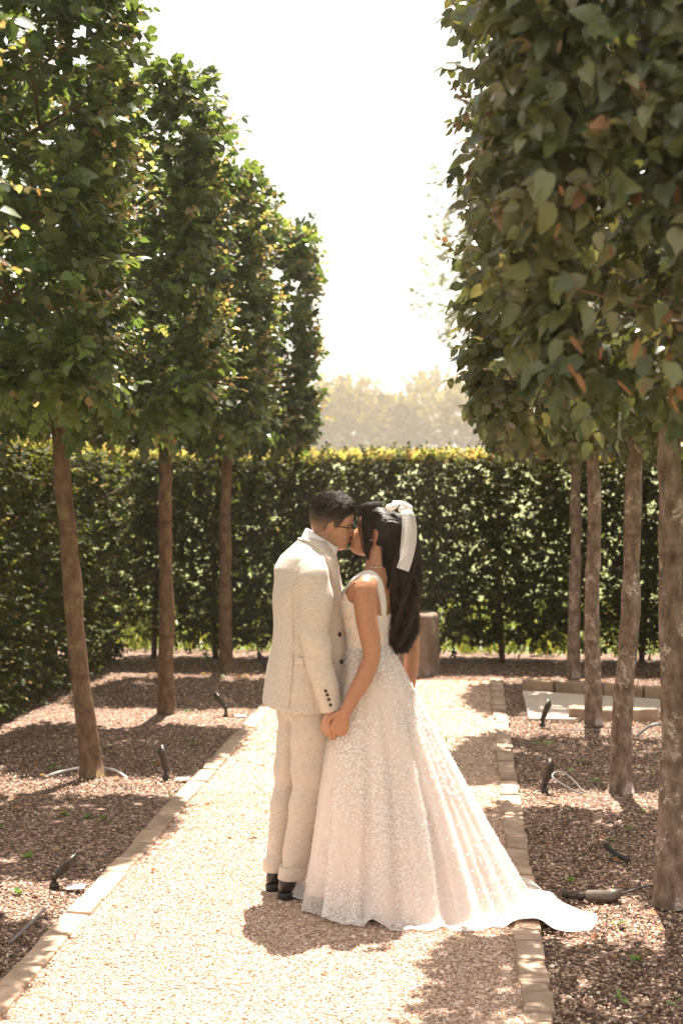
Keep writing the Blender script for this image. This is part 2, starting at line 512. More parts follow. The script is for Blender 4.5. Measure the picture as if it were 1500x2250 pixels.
# ------------------------------------------------------------------ foliage
# leaf template: x across, y along the midrib (0 stalk .. 1 tip), z lift
def leaf_template(ws, ys, fold=.16, droop=.22):
    k = len(ys)
    mid = [(0, y, -droop * y * y) for y in ys]
    L = [(-w, y - .03, -droop * y * y + fold * w) for w, y in zip(ws[1:-1], ys[1:-1])]
    R = [(-a, b, c) for a, b, c in L]
    V = np.array(mid + L + R, float); F = []
    n = len(L)
    for base, sgn in ((k, 1), (k + n, -1)):
        e = lambda i: base + i
        f = [(0, 1, e(0))]
        for i in range(n - 1): f += [(1 + i, 2 + i, e(i + 1)), (1 + i, e(i + 1), e(i))]
        f += [(n, n + 1, e(n - 1))]
        F += [t if sgn > 0 else t[::-1] for t in f]
    return V, np.array(F)
T_NEAR = leaf_template([0, .32, .40, .24, 0], [0, .16, .45, .76, 1.0], .25, .2)
T_LIME = leaf_template([0, .26, .34, .21, 0], [0, .12, .42, .74, 1.0], .5, .3)
T_TINY = (np.array([(0, 0, 0), (-.42, .42, .09), (0, 1, -.2), (.42, .42, .09)], float), np.array([(0, 2, 1), (0, 3, 2)]))
T_MID = leaf_template([0, .37, .33, 0], [0, .28, .66, 1.0], .25, .22)
T_FAR = leaf_template([0, .42, 0], [0, .45, 1.0], .25, .2)

def leaf_mesh(P, axis, nrm, size, col, tmpl):
    TV, TF = tmpl
    t = unit(axis); n = unit(nrm - (nrm * t).sum(1, keepdims=True) * t); s = np.cross(t, n)
    V = P[:, None] + size[:, None, None] * (TV[None, :, 0:1] * s[:, None] + TV[None, :, 1:2] * t[:, None] + TV[None, :, 2:3] * n[:, None])
    k = len(TV); F = (np.arange(len(P)) * k)[:, None, None] + TF[None]
    return V.reshape(-1, 3), F.reshape(-1, 3), np.repeat(col, k, axis=0)

def twigs(B, out, g, length=(.12, .26), nl=8, size=(.05, .08), up=.35, spread=.7, pal=None, tipcol=None, tipprob=.15, droop=.35, tmpl=T_MID, stems=0, stem_r=.0016, jit=1.0):
    """B bases, out outward unit normals. Leaves set alternately along short drooping twigs."""
    n = len(B)
    d = unit(out + up * np.array([0, 0, 1]) + g.normal(0, spread, (n, 3)))
    Ln = g.uniform(*length, n)
    shoot = g.random(n) < tipprob
    basecol = pal[g.choice(len(pal), n)] * g.uniform(.7, 1.25, (n, 1))
    Ps, As, Ns, Ss, Cs = [], [], [], [], []
    side0 = unit(np.cross(d, np.array([0, 0, 1.0]) + g.normal(0, .35, (n, 3))))
    upv = np.cross(side0, d)
    upv *= np.sign(upv[:, 2:3] + 1e-6)
    for k in range(nl):
        f = (k + .5) / nl
        p = B + d * (Ln * f)[:, None] - np.array([0, 0, 1]) * (droop * .35 * Ln * f * f)[:, None]
        sg = 1 if k % 2 else -1
        ax = side0 * sg * .75 + d * .55 - np.array([0, 0, droop]) + g.normal(0, .3 * jit, (n, 3))
        if k == nl - 1: ax = d - np.array([0, 0, droop]) + g.normal(0, .2, (n, 3))
        nr = upv + out * .35 + g.normal(0, .38 * jit, (n, 3))
        s = g.uniform(*size, n) * (1 - .35 * abs(f - .45))
        c = basecol * g.uniform(.8, 1.2, (n, 1))
        if tipcol is not None:
            tc = tipcol[g.choice(len(tipcol), n)] * g.uniform(.8, 1.2, (n, 1))
            mfac = (shoot * np.clip((f - .2) * 1.6, 0, 1))[:, None]
            c = c * (1 - mfac) + tc * mfac
            s = s * np.where(shoot, .8, 1)
        Ps.append(p); As.append(ax); Ns.append(nr); Ss.append(s); Cs.append(c)
    V, F, C = leaf_mesh(np.concatenate(Ps), np.concatenate(As), np.concatenate(Ns), np.concatenate(Ss), np.concatenate(Cs), tmpl)
    if stems:
        idx = g.choice(n, min(stems, n), replace=False)
        b = B[idx]; e = b + d[idx] * Ln[idx, None] - np.array([0, 0, 1]) * (droop * .35 * Ln[idx])[:, None]
        b = b - d[idx] * .06
        q = [b, (b + e) / 2, e]
        s1 = side0[idx]; s2 = upv[idx]
        ring = np.array([[1, 0], [-.5, .87], [-.5, -.87]])
        SV = np.stack([np.stack([q[i] + (stem_r * (1.2 - .4 * i)) * (ring[j, 0] * s1 + ring[j, 1] * s2) for j in range(3)], 1) for i in range(3)], 1)
        f = []
        for i in range(2):
            for j in range(3):
                a, b_ = i * 3 + j, i * 3 + (j + 1) % 3
                f += [(a, b_, b_ + 3), (a, b_ + 3, a + 3)]
        SF = (np.arange(len(idx)) * 9)[:, None, None] + np.array(f)[None] + len(V)
        V = np.concatenate([V, SV.reshape(-1, 3)]); F = np.concatenate([F, SF.reshape(-1, 3)])
        C = np.concatenate([C, np.tile([[.12, .065, .04]], (len(idx) * 9, 1))])
    return V, F, C

def box_shell(n, half, g, weights, inset=(.0, .16), p=5.0, bulge=None):
    """points just under the skin of a rounded box, with outward normals; weights for faces +x -x +y -y +z -z"""
    half = np.asarray(half, float)
    ar = np.array([half[1] * half[2]] * 2 + [half[0] * half[2]] * 2 + [half[0] * half[1]] * 2) * np.asarray(weights)
    f = g.choice(6, n, p=ar / ar.sum())
    q = g.uniform(-1, 1, (n, 3)); ax = f // 2; sg = np.where(f % 2 == 0, 1, -1)
    q[np.arange(n), ax] = sg
    r = (np.abs(q) ** p).sum(1) ** (-1 / p)
    q = q * r[:, None]
    nr = unit(np.sign(q) * np.abs(q) ** (p - 1) / half)
    P = q * half
    if bulge: P = P + nr * (bulge * wavy(P + g.uniform(0, 9, 3), [2.6, 6.0], int(g.integers(1e6))))[:, None]
    P = P - nr * (g.uniform(*inset, n) + np.abs(g.normal(0, .03, n)))[:, None]
    return P, nr

# palettes: the leaf's own colour; the pale HTIP tones also hold painted sunlight
HORN = np.array([(.032, .055, .016), (.041, .066, .018), (.054, .085, .022), (.030, .048, .018), (.066, .094, .026), (.048, .070, .024)]) * 1.55
HTIP = np.array([(.30, .29, .13), (.34, .29, .16), (.25, .28, .11), (.34, .23, .14), (.20, .25, .08), (.26, .15, .08)])
LIME = np.array([(.046, .058, .026), (.056, .068, .030), (.036, .048, .022), (.066, .076, .032), (.082, .080, .040)]) * 1.6 * np.array([1.04, .98, 1.04])
LTIP = np.array([(.17, .16, .06), (.20, .12, .06), (.14, .15, .05), (.19, .09, .05)])

def trunk_mesh(h, r0, r1, g, lean=(0, 0), m=34, n=20, flare=1.28):
    z = np.linspace(-.06, h, m)
    c = np.c_[lean[0] * z / h + .012 * np.sin(z * 2.1 + g.uniform(0, 6)) + .006 * np.sin(z * 5 + g.uniform(0, 6)),
              lean[1] * z / h + .012 * np.sin(z * 1.7 + g.uniform(0, 6)), z]
    r = (r0 + (r1 - r0) * (z / h) ** .8) * (1 + (flare - 1) * np.exp(-np.maximum(z, 0) / .12)) * (1 + .025 * np.sin(z * 9 + g.uniform(0, 6)))
    V, F = loft([(cc, (rr, 0, 0), (0, rr, 0)) for cc, rr in zip(c, r)], n)
    V[:, :2] += (.0035 * wavy(V * [1, 1, .5], [30, 60], int(g.integers(1e6))))[:, None] * unit(V[:, :2] - np.repeat(c[:, :2], n, 0))
    return V, F, c

def limbs(c, z0, z1, half, g, n=11):
    parts = []
    top = c[-1]
    parts.append(tube([top, top + [g.normal(0, .04), g.normal(0, .03), (z1 - z0) * .5], top + [g.normal(0, .06), g.normal(0, .04), (z1 - z0) * .93]], [.05, .035, .012], 8, 9))
    for k in range(n):
        zb = z0 + (z1 - z0) * (k + .3) / n * .9 + .16
        s = 1 if k % 2 else -1
        e = np.array([s * half[0] * g.uniform(.6, .92), g.uniform(-.45, .45) * half[1], zb + g.uniform(.05, .3)])
        b = np.array([top[0], top[1], max(zb - .1, z0 + .1)])
        parts.append(tube([b, (b + e) / 2 + [0, 0, g.uniform(-.06, .05)], e], [.017, .011, .004], 6, 6))
        for j in range(3):
            s0 = b + (e - b) * g.uniform(.35, .9)
            e2 = s0 + np.array([g.uniform(-.25, .25), g.choice([-1, 1]) * half[1] * .7, g.uniform(0, .28)])
            parts.append(tube([s0, (s0 + e2) / 2, e2], [.009, .006, .003], 5))
    return join(parts)

def avenue_tree(x, y, side, lab, nt_=1500, z0=2.16, z1=4.25, half=(.80, .45), tmpl=T_MID, size=(.05, .085), fw=None, trunk=(.066, .048), lean=(0, 0), seed=1, nl=8, big=False, stems=500, cx=0):
    g = np.random.default_rng(seed)
    horn = side == 'L'
    root = empty('hornbeam_tree' if horn else 'lime_tree', (x, y, 0), label=lab, cat='tree', group='clipped trees in the left row' if horn else 'clipped trees in the right row')
    V, F, c = trunk_mesh(z0 + .12, trunk[0], trunk[1], g, lean)
    mk('trunk', V, F, M_BARK_L if horn else M_BARK_R, parent=root)
    V, F = limbs(c, z0, z1, half, g)
    mk('branches', V, F, M_TWIG, parent=root)
    hz = (z1 - z0) / 2; h3 = (half[0], half[1], hz)
    B, out = box_shell(nt_, h3, g, fw or [1, 1, .75, 1, .9, .9], p=11.0, bulge=.025)
    hole = wavy(B + 3.3 * seed, [4.5, 9], seed + 5) > (-.9 if horn else -.7) + .25 * g.random(len(B)); B, out = B[hole], out[hole]
    # some inner leaves so that the crown is not a hollow shell
    Bi = g.uniform(-1, 1, (nt_ // 7, 3)) * np.array(h3) * .75; oi = unit(Bi / np.array(h3))
    B = np.concatenate([B, Bi]); out = np.concatenate([out, oi])
    B = B + np.array([c[-1][0] + cx, c[-1][1], z0 + hz])
    pal, tip = (HORN, HTIP) if horn else (LIME, LTIP)
    V, F, C = twigs(B, out, g, (.08, .19), nl, size, .3 if horn else .05, .5, pal, tip, .10 if horn else .05, .3 if horn else .6, tmpl, stems, jit=1.15 if horn else 1.9)
    # long soft shoots of this summer's growth off the clipped face; sunlit crown edges painted in as pale hornbeam leaves
    ns = 150 if horn else 16
    B2, o2 = box_shell(ns, h3, g, [2.6, .5, .4, .22, 1.6, .1] if horn else [.4, 1.2, .4, .6, 1.5, .3], (-.03, .02))
    B2 = B2 + np.array([c[-1][0] + cx, c[-1][1], z0 + hz])
    V2, F2, C2 = twigs(B2, o2, g, (.10, .26), 10, (size[0] * .55, size[1] * .6), .7, .4, tip, tip, 1.0, .15, tmpl, ns, .0022)
    V, F, C = np.concatenate([V, V2]), np.concatenate([F, F2 + len(V)]), np.concatenate([C, C2])
    crown = mk('crown', V, F, M_LEAF if horn else M_LIME, smooth=False, col=C, parent=root)
    return root, crown, h3, z0 + hz

LT = [
    (-2.36, 3.75, 'leafiest hornbeam whose sunlit shoots just enter at the left edge of the frame', dict(nt_=1000, tmpl=T_MID, size=(.055, .085), stems=900, cx=.13)),
    (-2.36, 6.22, 'nearest tall clipped hornbeam crown at the left, its trunk out of frame', dict(nt_=2600, tmpl=T_NEAR, size=(.045, .08), stems=1400, cx=-.05)),
    (-2.34, 8.57, 'clipped hornbeam with brown trunk standing nearest the left kerb, yellow lichen low on its bark', dict(nt_=1900, lean=(-.19, .0), stems=700, cx=.17)),
    (-2.34, 10.87, 'second clipped hornbeam trunk from the left, between two others', dict(nt_=1700, size=(.055, .09), lean=(-.04, 0))),
    (-2.35, 13.49, 'farthest clipped hornbeam of the left row, beside the far hedge', dict(nt_=1700, size=(.06, .095), stems=200, lean=(.03, 0))),
]
for i, (x, y, lab, kw) in enumerate(LT):
    avenue_tree(x, y, 'L', lab, seed=20 + i, **kw)

RT = [
    (.90, 3.85, 'nearest clipped lime crown filling the upper right, large drooping leaves', dict(nt_=4200, fw=[.5, 1, .4, 1.5, .6, .9], tmpl=T_LIME, size=(.04, .085), stems=900, nl=7, z0=2.03, z1=4.35, half=(.80, .47))),
    (.86, 6.15, 'clipped lime with thick mottled trunk at the right edge of the frame', dict(nt_=1900, size=(.05, .085), trunk=(.064, .046), z0=2.15, half=(.82, .46), lean=(-.03, 0))),
    (.88, 8.40, 'clipped lime with mottled trunk second from the right edge', dict(nt_=1600, size=(.06, .10), trunk=(.064, .045), z0=2.15, half=(.82, .46), lean=(.07, 0))),
    (.92, 10.73, 'clipped lime with banded trunk beside the pale side path', dict(nt_=1500, size=(.06, .10), trunk=(.062, .044), z0=2.15, half=(.82, .46), lean=(-.03, 0))),
    (.93, 13.31, 'farthest clipped lime of the right row, leaning slightly, before the far hedge', dict(nt_=1500, size=(.06, .10), trunk=(.060, .045), z0=2.15, half=(.82, .46), stems=100, lean=(.06, 0))),
]
r0 = None
for i, (x, y, lab, kw) in enumerate(RT):
    t_ = avenue_tree(x, y, 'R', lab, seed=40 + i, **kw)
    if i == 0: r0 = t_
# the largest leaves, on the camera side of the nearest crown, one by one
def leaf_variant(seed):
    g = np.random.default_rng(seed); V, F, C = leaf_mesh(np.zeros((1, 3)), np.array([[0, 1., 0]]), np.array([[0, 0, 1.]]), np.ones(1), LIME[g.integers(len(LIME))][None] * g.uniform(.8, 1.3), leaf_template([0, .20, .31, .33, .26, .13, 0], [0, .07, .24, .45, .66, .85, 1.0], g.uniform(.25, .7), g.uniform(.05, .55)))
    V[:, 2] += .16 * np.sin(V[:, 1] * 11 + seed) * np.abs(V[:, 0]); V[:, 0] += .07 * np.sin(V[:, 1] * 5 + seed * 1.7) + .03 * np.sin(V[:, 1] * 23 + seed) * np.sign(V[:, 0])
    return mk_mesh('leaf', V, F, M_LIME, True, C)
lv = [leaf_variant(k) for k in range(28)]
g = np.random.default_rng(77)
for k in range(260):
    h3, zc = r0[2], r0[3]
    p = np.array([g.uniform(-.98, .45) * h3[0], -h3[1] - g.uniform(-.02, .05), zc + g.uniform(-1, .25) * h3[2]])
    ax = unit(np.array([g.normal(-.45, .6), g.normal(-.35, .45), -1.0 + g.normal(0, .5)])); nn = unit(np.array([g.normal(0, .75), -1, g.normal(.6, .6)]))
    nn = unit(nn - ax * (ax @ nn)); s = np.cross(ax, nn)
    o = inst('leaf', lv[k % 28], parent=r0[1])
    sz = g.uniform(.045, .085)
    o.matrix_local = Matrix.Translation(p) @ Matrix(np.c_[s, ax, nn].tolist()).to_4x4() @ Matrix.Scale(sz, 4)
# papery orange bracts and curled brown leaves hanging under the lime crowns
M_BRACT = leaf_material('dry bract', .35, .7, .2)
BV, BF = leaf_template([0, .13, .16, .1, 0], [0, .2, .5, .8, 1.0], .5, -.3)
bract_me = [mk_mesh('dry_leaf', *leaf_mesh(np.zeros((1, 3)), np.array([[0, 1., 0]]), np.array([[0, 0, 1.]]), np.ones(1), np.array([c]), (BV, BF))[:2], M_BRACT, True, np.tile([c], (len(BV), 1))) for c in ((.22, .10, .05), (.16, .08, .045), (.25, .14, .075))]
for k in range(60):
    h3, zc = r0[2], r0[3]
    low = k < 36
    p = np.array([g.uniform(-.9, .5) * h3[0], -h3[1] - g.uniform(.0, .05), zc + (g.uniform(-1.03, -.82) if low else g.uniform(-1, .2)) * h3[2]])
    ax = unit(np.array([g.normal(0, .35), g.normal(0, .25), -1.0])); nn = unit(np.array([g.normal(0, .7), -1, g.normal(0, .4)]))
    nn = unit(nn - ax * (ax @ nn)); s = np.cross(ax, nn)
    o = inst('dry_leaf', bract_me[k % 3], parent=r0[1])
    o.matrix_local = Matrix.Translation(p) @ Matrix(np.c_[s, ax, nn].tolist()).to_4x4() @ Matrix.Scale(g.uniform(.03, .06), 4)

# ------------------------------------------------------------------ clipped hedges
HEDGE = np.array([(.050, .068, .018), (.062, .084, .022), (.040, .054, .016), (.084, .10, .026), (.056, .060, .018)]) * .95
def hedge(name, lab, x0, x1, y0, y1, h, n, seed, front, stems_n=14, size=(.05, .085), gap=.16, solid=.12):
    """front: face weights +x -x +y -y +z -z"""
    g = np.random.default_rng(seed)
    cx, cy = (x0 + x1) / 2, (y0 + y1) / 2
    root = empty(name, (cx, cy, 0), label=lab, cat='hedge', group='clipped hedges around the garden')
    h3 = ((x1 - x0) / 2, (y1 - y0) / 2, (h - gap) / 2)
    B, out = box_shell(n, h3, g, front, (0, .13), 24, .02)
    B = B + np.array([0, 0, gap + h3[2]])
    # ragged, thin bottom edge
    keep = g.random(len(B)) < np.clip((B[:, 2] - gap + .12 + .12 * wavy(B, [3, 8], seed)) / .35, solid, 1)
    B, out = B[keep], out[keep]
    V, F, C = twigs(B, out, g, (.08, .18), 7, size, .25, .55, HEDGE, HTIP, .10, .3, T_TINY, 0)
    ni = n // 4; Bi = g.uniform(-.94, .94, (ni, 3)) * np.array(h3) * [1, .55 if h3[1] < h3[0] else 1, .92] * [.55 if h3[0] < h3[1] else 1, 1, 1] + np.array([0, 0, gap + h3[2]])
    Vi, Fi, Ci = twigs(Bi, unit(g.normal(0, 1, (ni, 3))), g, (.1, .22), 7, (size[0] * 1.3, size[1] * 1.4), .2, .5, HEDGE, None, 0, .3, T_TINY, 0)
    V, F, C = np.concatenate([V, Vi]), np.concatenate([F, Fi + len(V)]), np.concatenate([C, Ci])
    # dense top tips; the sunlit fringe is put into their cream colour
    nt2 = int(n * .3); Bt = np.c_[g.uniform(x0 - cx, x1 - cx, nt2), g.uniform(y0 - cy, y1 - cy, nt2), np.full(nt2, h - .06) + g.normal(0, .012, nt2)]
    V2, F2, C2 = twigs(Bt, np.tile([[0, 0, 1.]], (nt2, 1)), g, (.06, .14), 6, (size[0] * .8, size[1] * .8), .5, .6, HTIP, np.array([(.42, .37, .18), (.44, .33, .17), (.36, .34, .14)]), .8, .1, T_TINY, 0)
    V, F, C = np.concatenate([V, V2]), np.concatenate([F, F2 + len(V)]), np.concatenate([C, C2])
    mk('foliage', V, F, M_HEDGE, smooth=False, col=C, parent=root)
    # stems inside
    for k in range(stems_n):
        f = (k + .5) / stems_n
        if h3[0] > h3[1]: px, py = -h3[0] + 2 * h3[0] * f + g.normal(0, .05), g.normal(0, .04)
        else: px, py = g.normal(0, .04), -h3[1] + 2 * h3[1] * f + g.normal(0, .05)
        parts = [tube([(px, py, -.05), (px + g.normal(0, .03), py + g.normal(0, .03), h * .5), (px + g.normal(0, .06), py, h * .93)], [.032, .024, .008], 7, 8)]
        for j in range(9):
            zz = g.uniform(.2, h * .85); e = np.array([px + g.normal(0, .22), py + g.normal(0, .18), zz + g.uniform(.08, .35)])
            parts.append(tube([(px, py, zz), (np.array([px, py, zz]) + e) / 2 + [0, 0, -.02], e], [.012, .008, .003], 5))
        mk('stem', *join(parts), M_TWIG, parent=root)
    return root
hedge('clipped_hedge', 'long clipped hedge closing the far end of the avenue', -3.6, 2.75, HF, HF + .62, 2.10, 10000, 61, [.3, .3, .7, 1, .6, .25], 9, (.036, .064))
hedge('clipped_hedge', 'clipped hedge running along the left side behind the tree trunks', HL - .75, HL, 8.2, HF - .02, 2.14, 5600, 62, [1, .3, .2, .6, .6, .1], 8, (.04, .068), .03, .9)
hedge('clipped_hedge', 'short clipped hedge at the right edge, lit from behind', HR, HR + .7, 12.5, HF - .02, 2.10, 1500, 63, [.3, 1, .2, 1, .6, .1], 4, (.045, .075), .04, .8)

# ------------------------------------------------------------------ trees and shrubs beyond the hedge
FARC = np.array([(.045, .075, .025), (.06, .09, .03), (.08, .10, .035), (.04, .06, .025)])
def shrub(name, lab, x, y, rx, ry, h, n, seed, cat='shrub', group=None, size=(.12, .22), pal=FARC, trunk=None, up=.6, sparse=False, zc=None):
    g = np.random.default_rng(seed)
    root = empty(name, (x, y, 0), label=lab, cat=cat, group=group)
    # crown from several overlapping lobes
    nb = 9 if not sparse else 14
    z_lo = .0 if zc is None else zc
    cs = np.c_[g.uniform(-.6, .6, nb) * rx, g.uniform(-.5, .5, nb) * ry, z_lo + (h - z_lo) * g.uniform(.25, .82, nb)]
    rs = np.c_[g.uniform(.35, .6, nb) * rx, g.uniform(.35, .6, nb) * ry, (h - z_lo) * g.uniform(.16, .3, nb)]
    if zc is None: cs[:3, 2] = h * .3; rs[:3, 2] = h * .3
    k = g.integers(0, nb, n); q = unit(g.normal(0, 1, (n, 3)))
    rr = g.uniform(.55, 1.03, n) ** (.6)
    B = cs[k] + q * rs[k] * rr[:, None]
    B[:, 2] = np.clip(B[:, 2], .05, None)
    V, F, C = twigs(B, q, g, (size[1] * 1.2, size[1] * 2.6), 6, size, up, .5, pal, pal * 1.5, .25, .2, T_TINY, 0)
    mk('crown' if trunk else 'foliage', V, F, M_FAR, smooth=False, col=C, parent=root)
    if trunk:
        parts = [tube([(0, 0, -.1), (.1, 0, h * .3), (0, .1, h * .62), (.05, 0, h * .9)], [trunk, trunk * .8, trunk * .5, trunk * .12], 10, 14)]
        for c in cs:
            b = np.array([.05, .02, c[2] * .55]); parts.append(tube([b, (b + c) / 2 + [0, 0, .1], c], [trunk * .4, trunk * .26, .015], 6, 7))
        mk('trunk', *join(parts), M_TWIG, parent=root)
    return root
# wooded rise far beyond the hedge
hx, hy_ = np.meshgrid(np.linspace(-160, 160, 41), np.linspace(150, 480, 34))
hz_ = 8.2 * np.clip((hy_ - 165) / 150, 0, 1) ** 2 * (3 - 2 * np.clip((hy_ - 165) / 150, 0, 1)) + .5 * np.sin(hx * .06 + hy_ * .02) - .3
mk('hillside', np.c_[hx.ravel(), hy_.ravel(), hz_.ravel()], grid_faces(34, 41, False), M_GRASS, label='grassy rise far beyond the hedge', kind='structure')
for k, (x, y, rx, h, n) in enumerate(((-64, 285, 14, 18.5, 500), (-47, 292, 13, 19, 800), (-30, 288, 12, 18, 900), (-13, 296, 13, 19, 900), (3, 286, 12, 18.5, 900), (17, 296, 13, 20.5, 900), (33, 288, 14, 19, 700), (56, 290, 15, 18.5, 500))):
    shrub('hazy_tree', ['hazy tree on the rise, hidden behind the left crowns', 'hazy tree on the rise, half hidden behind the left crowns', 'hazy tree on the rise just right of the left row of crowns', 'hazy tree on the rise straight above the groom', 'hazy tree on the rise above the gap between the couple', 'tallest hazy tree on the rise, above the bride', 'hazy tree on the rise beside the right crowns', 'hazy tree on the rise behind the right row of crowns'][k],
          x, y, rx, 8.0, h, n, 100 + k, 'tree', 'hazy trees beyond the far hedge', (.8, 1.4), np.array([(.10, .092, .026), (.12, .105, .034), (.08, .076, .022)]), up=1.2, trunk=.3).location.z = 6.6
# darker trees close behind the left hedge
for k, (x, y, rx, h, n) in enumerate(((-9.2, 17.5, 2.2, 4.4, 900), (-6.2, 19, 2.2, 4.0, 900), (-3.4, 19.5, 1.7, 3.6, 700), (5.2, 20, 2.2, 3.8, 500))):
    shrub('dark_shrub', ['green shrub behind the hedge at the far left edge', 'dark shrub behind the hedge between the two left trunks', 'dark shrub behind the hedge beside the third left trunk', 'green shrub behind the hedge among the right trunks'][k],
          x, y, rx, 1.3, h, n, 120 + k, 'shrub', 'shrubs close behind the hedge', (.09, .16))
# airy tree that shows past the right crowns
shrub('airy_tree', 'pale thin-leaved tree fading into the light left of the right crowns', 1.7, 98, 5.6, 5.0, 23.6, 420, 140, 'tree', None, (.3, .5), trunk=.26, up=.3, sparse=True, zc=7.0)
# lawn tufts seen through the foot of the hedge
g = np.random.default_rng(9)
n = 3200; B = np.c_[g.uniform(-6, 5, n), HF + .75 + g.random(n) ** 1.5 * 6, np.zeros(n)]
V, F, C = leaf_mesh(B, np.c_[g.normal(0, .35, (n, 2)), np.ones(n)], g.normal(0, 1, (n, 3)), g.uniform(.12, .34, n), np.array([(.16, .19, .05), (.22, .22, .07), (.11, .15, .04)])[g.integers(0, 3, n)], leaf_template([0, .12, .07, 0], [0, .3, .7, 1], .1, .3))
mk('long_grass', V, F, M_LEAF, smooth=False, col=C, label='sunlit long grass seen under the far hedge', cat='grass', kind='stuff')

# fallen leaves at the foot of the far hedge and along the beds
n = 1500
B = np.concatenate([np.c_[g.uniform(-3.3, 1.9, 700), g.uniform(12.9, 14.4, 700), np.full(700, .022)], np.c_[g.uniform(-3.4, PL - .15, 330), 4.6 + g.random(330) * 8.5, np.full(330, .018)], np.c_[g.uniform(PR + .2, 2.0, 330), 4.6 + g.random(330) * 6.2, np.full(330, .018)], np.c_[g.uniform(PL, PR, 60), g.uniform(4.6, 12.5, 60), np.full(60, .024)]])
n = len(B)
V, F, C = leaf_mesh(B, np.c_[g.normal(0, 1, (n, 2)), g.normal(0, .15, n)], np.c_[g.normal(0, .3, (n, 2)), np.ones(n)], g.uniform(.018, .05, n), np.array([(.22, .10, .05), (.30, .15, .07), (.14, .07, .04), (.36, .22, .11)])[g.integers(0, 4, n)], T_MID)
mk('leaf_litter', V, F, M_BRACT, smooth=False, col=C, label='small brown fallen leaves strewn over beds and path', cat='leaves', kind='stuff')
one = mk('fallen_leaf', *leaf_mesh(np.zeros((1, 3)), np.array([[1., .2, .25]]), np.array([[0, 0, 1.]]), np.array([.05]), np.array([[.35, .14, .05]]), T_NEAR)[:2], M_BRACT, True, np.tile([(.35, .13, .04)], (len(T_NEAR[0]), 1)), label='single curled orange leaf lying on the gravel left of the groom', cat='leaf')
one.location = (-1.12, 7.12, .03)

# seedlings
seed_pts = [(-2.62, 8.75), (-2.55, 8.72), (-2.2, 7.5), (-2.45, 7.2), (-2.05, 7.45), (-1.95, 7.43), (-2.12, 6.62), (-1.98, 6.05), (-1.72, 8.0), (-2.2, 10.95), (-2.0, 8.9), (-1.9, 9.6),
            (1.05, 10.2), (.72, 9.25), (.62, 8.95), (.75, 8.65), (.95, 7.9), (.55, 7.9), (.82, 7.45), (.70, 7.2), (.95, 6.65), (.45, 6.45), (.60, 5.85), (.62, 5.4), (.85, 5.25), (.52, 5.0), (.70, 4.95), (.95, 5.02), (-2.7, 6.9), (-2.3, 13.0)]
marks = [('the nearest left trunk', -2.34, 8.57), ('the second left trunk', -2.34, 10.87), ('the farthest left trunk', -2.35, 13.49), ('the low-tilted left spotlight', -1.85, 6.18), ('the upright left spotlight', -1.85, 8.52), ('the left kerb', -1.7, 7.3), ('the thick trunk at the right edge', .86, 6.15), ('the second trunk from the right edge', .88, 8.4), ('the trunk by the side path', .92, 10.73), ('the cable loop', .58, 8.36), ('the short black pipe', .70, 6.92), ('the fallen spotlight', .5, 6.19), ('the bottom right corner', .9, 4.8)]
near_ = {}
for k, (x, y) in enumerate(seed_pts):
    d_ = [(x - a) ** 2 + (y - b) ** 2 for _, a, b in marks]; j = int(np.argmin(d_)); near_.setdefault(j, []).append((d_[j], k))
seed_lab = {}
for j, l_ in near_.items():
    for r_, (_, k) in enumerate(sorted(l_)):
        seed_lab[k] = ['tiny green seedling closest to ', 'second closest green seedling to ', 'third closest green seedling to ', 'fourth closest green seedling to ', 'fifth closest green seedling to ', 'sixth closest green seedling to '][r_] + marks[j][0]
for k, (x, y) in enumerate(seed_pts):
    gg = np.random.default_rng(300 + k); m = int(gg.integers(4, 8))
    V, F, C = leaf_mesh(np.c_[gg.normal(0, .006, (m, 2)), np.full(m, .02)], np.c_[gg.normal(0, 1, (m, 2)), gg.uniform(.2, 1.0, m)], np.c_[gg.normal(0, .3, (m, 2)), np.ones(m)], gg.uniform(.018, .042, m), np.tile([(.13, .22, .05)], (m, 1)) * gg.uniform(.7, 1.3, (m, 1)), T_NEAR)
    o = mk('seedling', V, F, M_LEAF, True, C, label=seed_lab[k], cat='seedling', group='seedlings in the beds'); o.location = (x, y, 0)

# ------------------------------------------------------------------ garden spotlights, cables, plinth
def spotlight(x, y, heading, tilt, lab, stake=.085, L=.14, r=.021, elbow=0.0):
    """stake in the ground, knuckle joint, tube-shaped lamp head with slanted hood; tilt up from horizontal"""
    root = empty('spotlight', (x, y, 0), heading, label=lab, cat='spotlight', group='garden spotlights on stakes')
    mk('stake', *join([tube([(0, 0, -.05), (0, 0, stake)], .011, 10), loft([((0, 0, .006), (.024, 0, 0), (0, .024, 0)), ((0, 0, .03), (.02, 0, 0), (0, .02, 0)), ((0, 0, .036), (.012, 0, 0), (0, .012, 0))], 14)]), M_BLACK, parent=root)
    d = np.array([math.cos(tilt), 0, math.sin(tilt)]); b = np.array([0, 0, stake])
    up_ = np.array([-math.sin(tilt), 0, math.cos(tilt)])
    mk('knuckle', *tube([b + [0, -.016, 0], b + [0, .016, 0]], .016, 14), M_BLACK, parent=root)
    a = np.array([0, 1., 0])
    secs = [(b + d * .0, a * r * .45, up_ * r * .45), (b + d * .012, a * r * .8, up_ * r * .8), (b + d * .03, a * r, up_ * r), (b + d * (L * .55), a * r, up_ * r), (b + d * (L * .56), a * r * 1.08, up_ * r * 1.08), (b + d * L, a * r * 1.08, up_ * r * 1.08 + d * .018)]
    hd = mk('lamp_head', *loft(secs, 20), M_BLACK, parent=root)
    e = b + d * (L + .002); n_ = unit(np.cross(a, up_ * r + d * .018))
    mk('lens', *loft([(e, a * r * .9, (up_ * r * 1.08 + d * .018) * .85), (e + d * .002, a * r * .88, (up_ * r * 1.08 + d * .018) * .83)], 20), M_RUB, parent=hd)
    return root
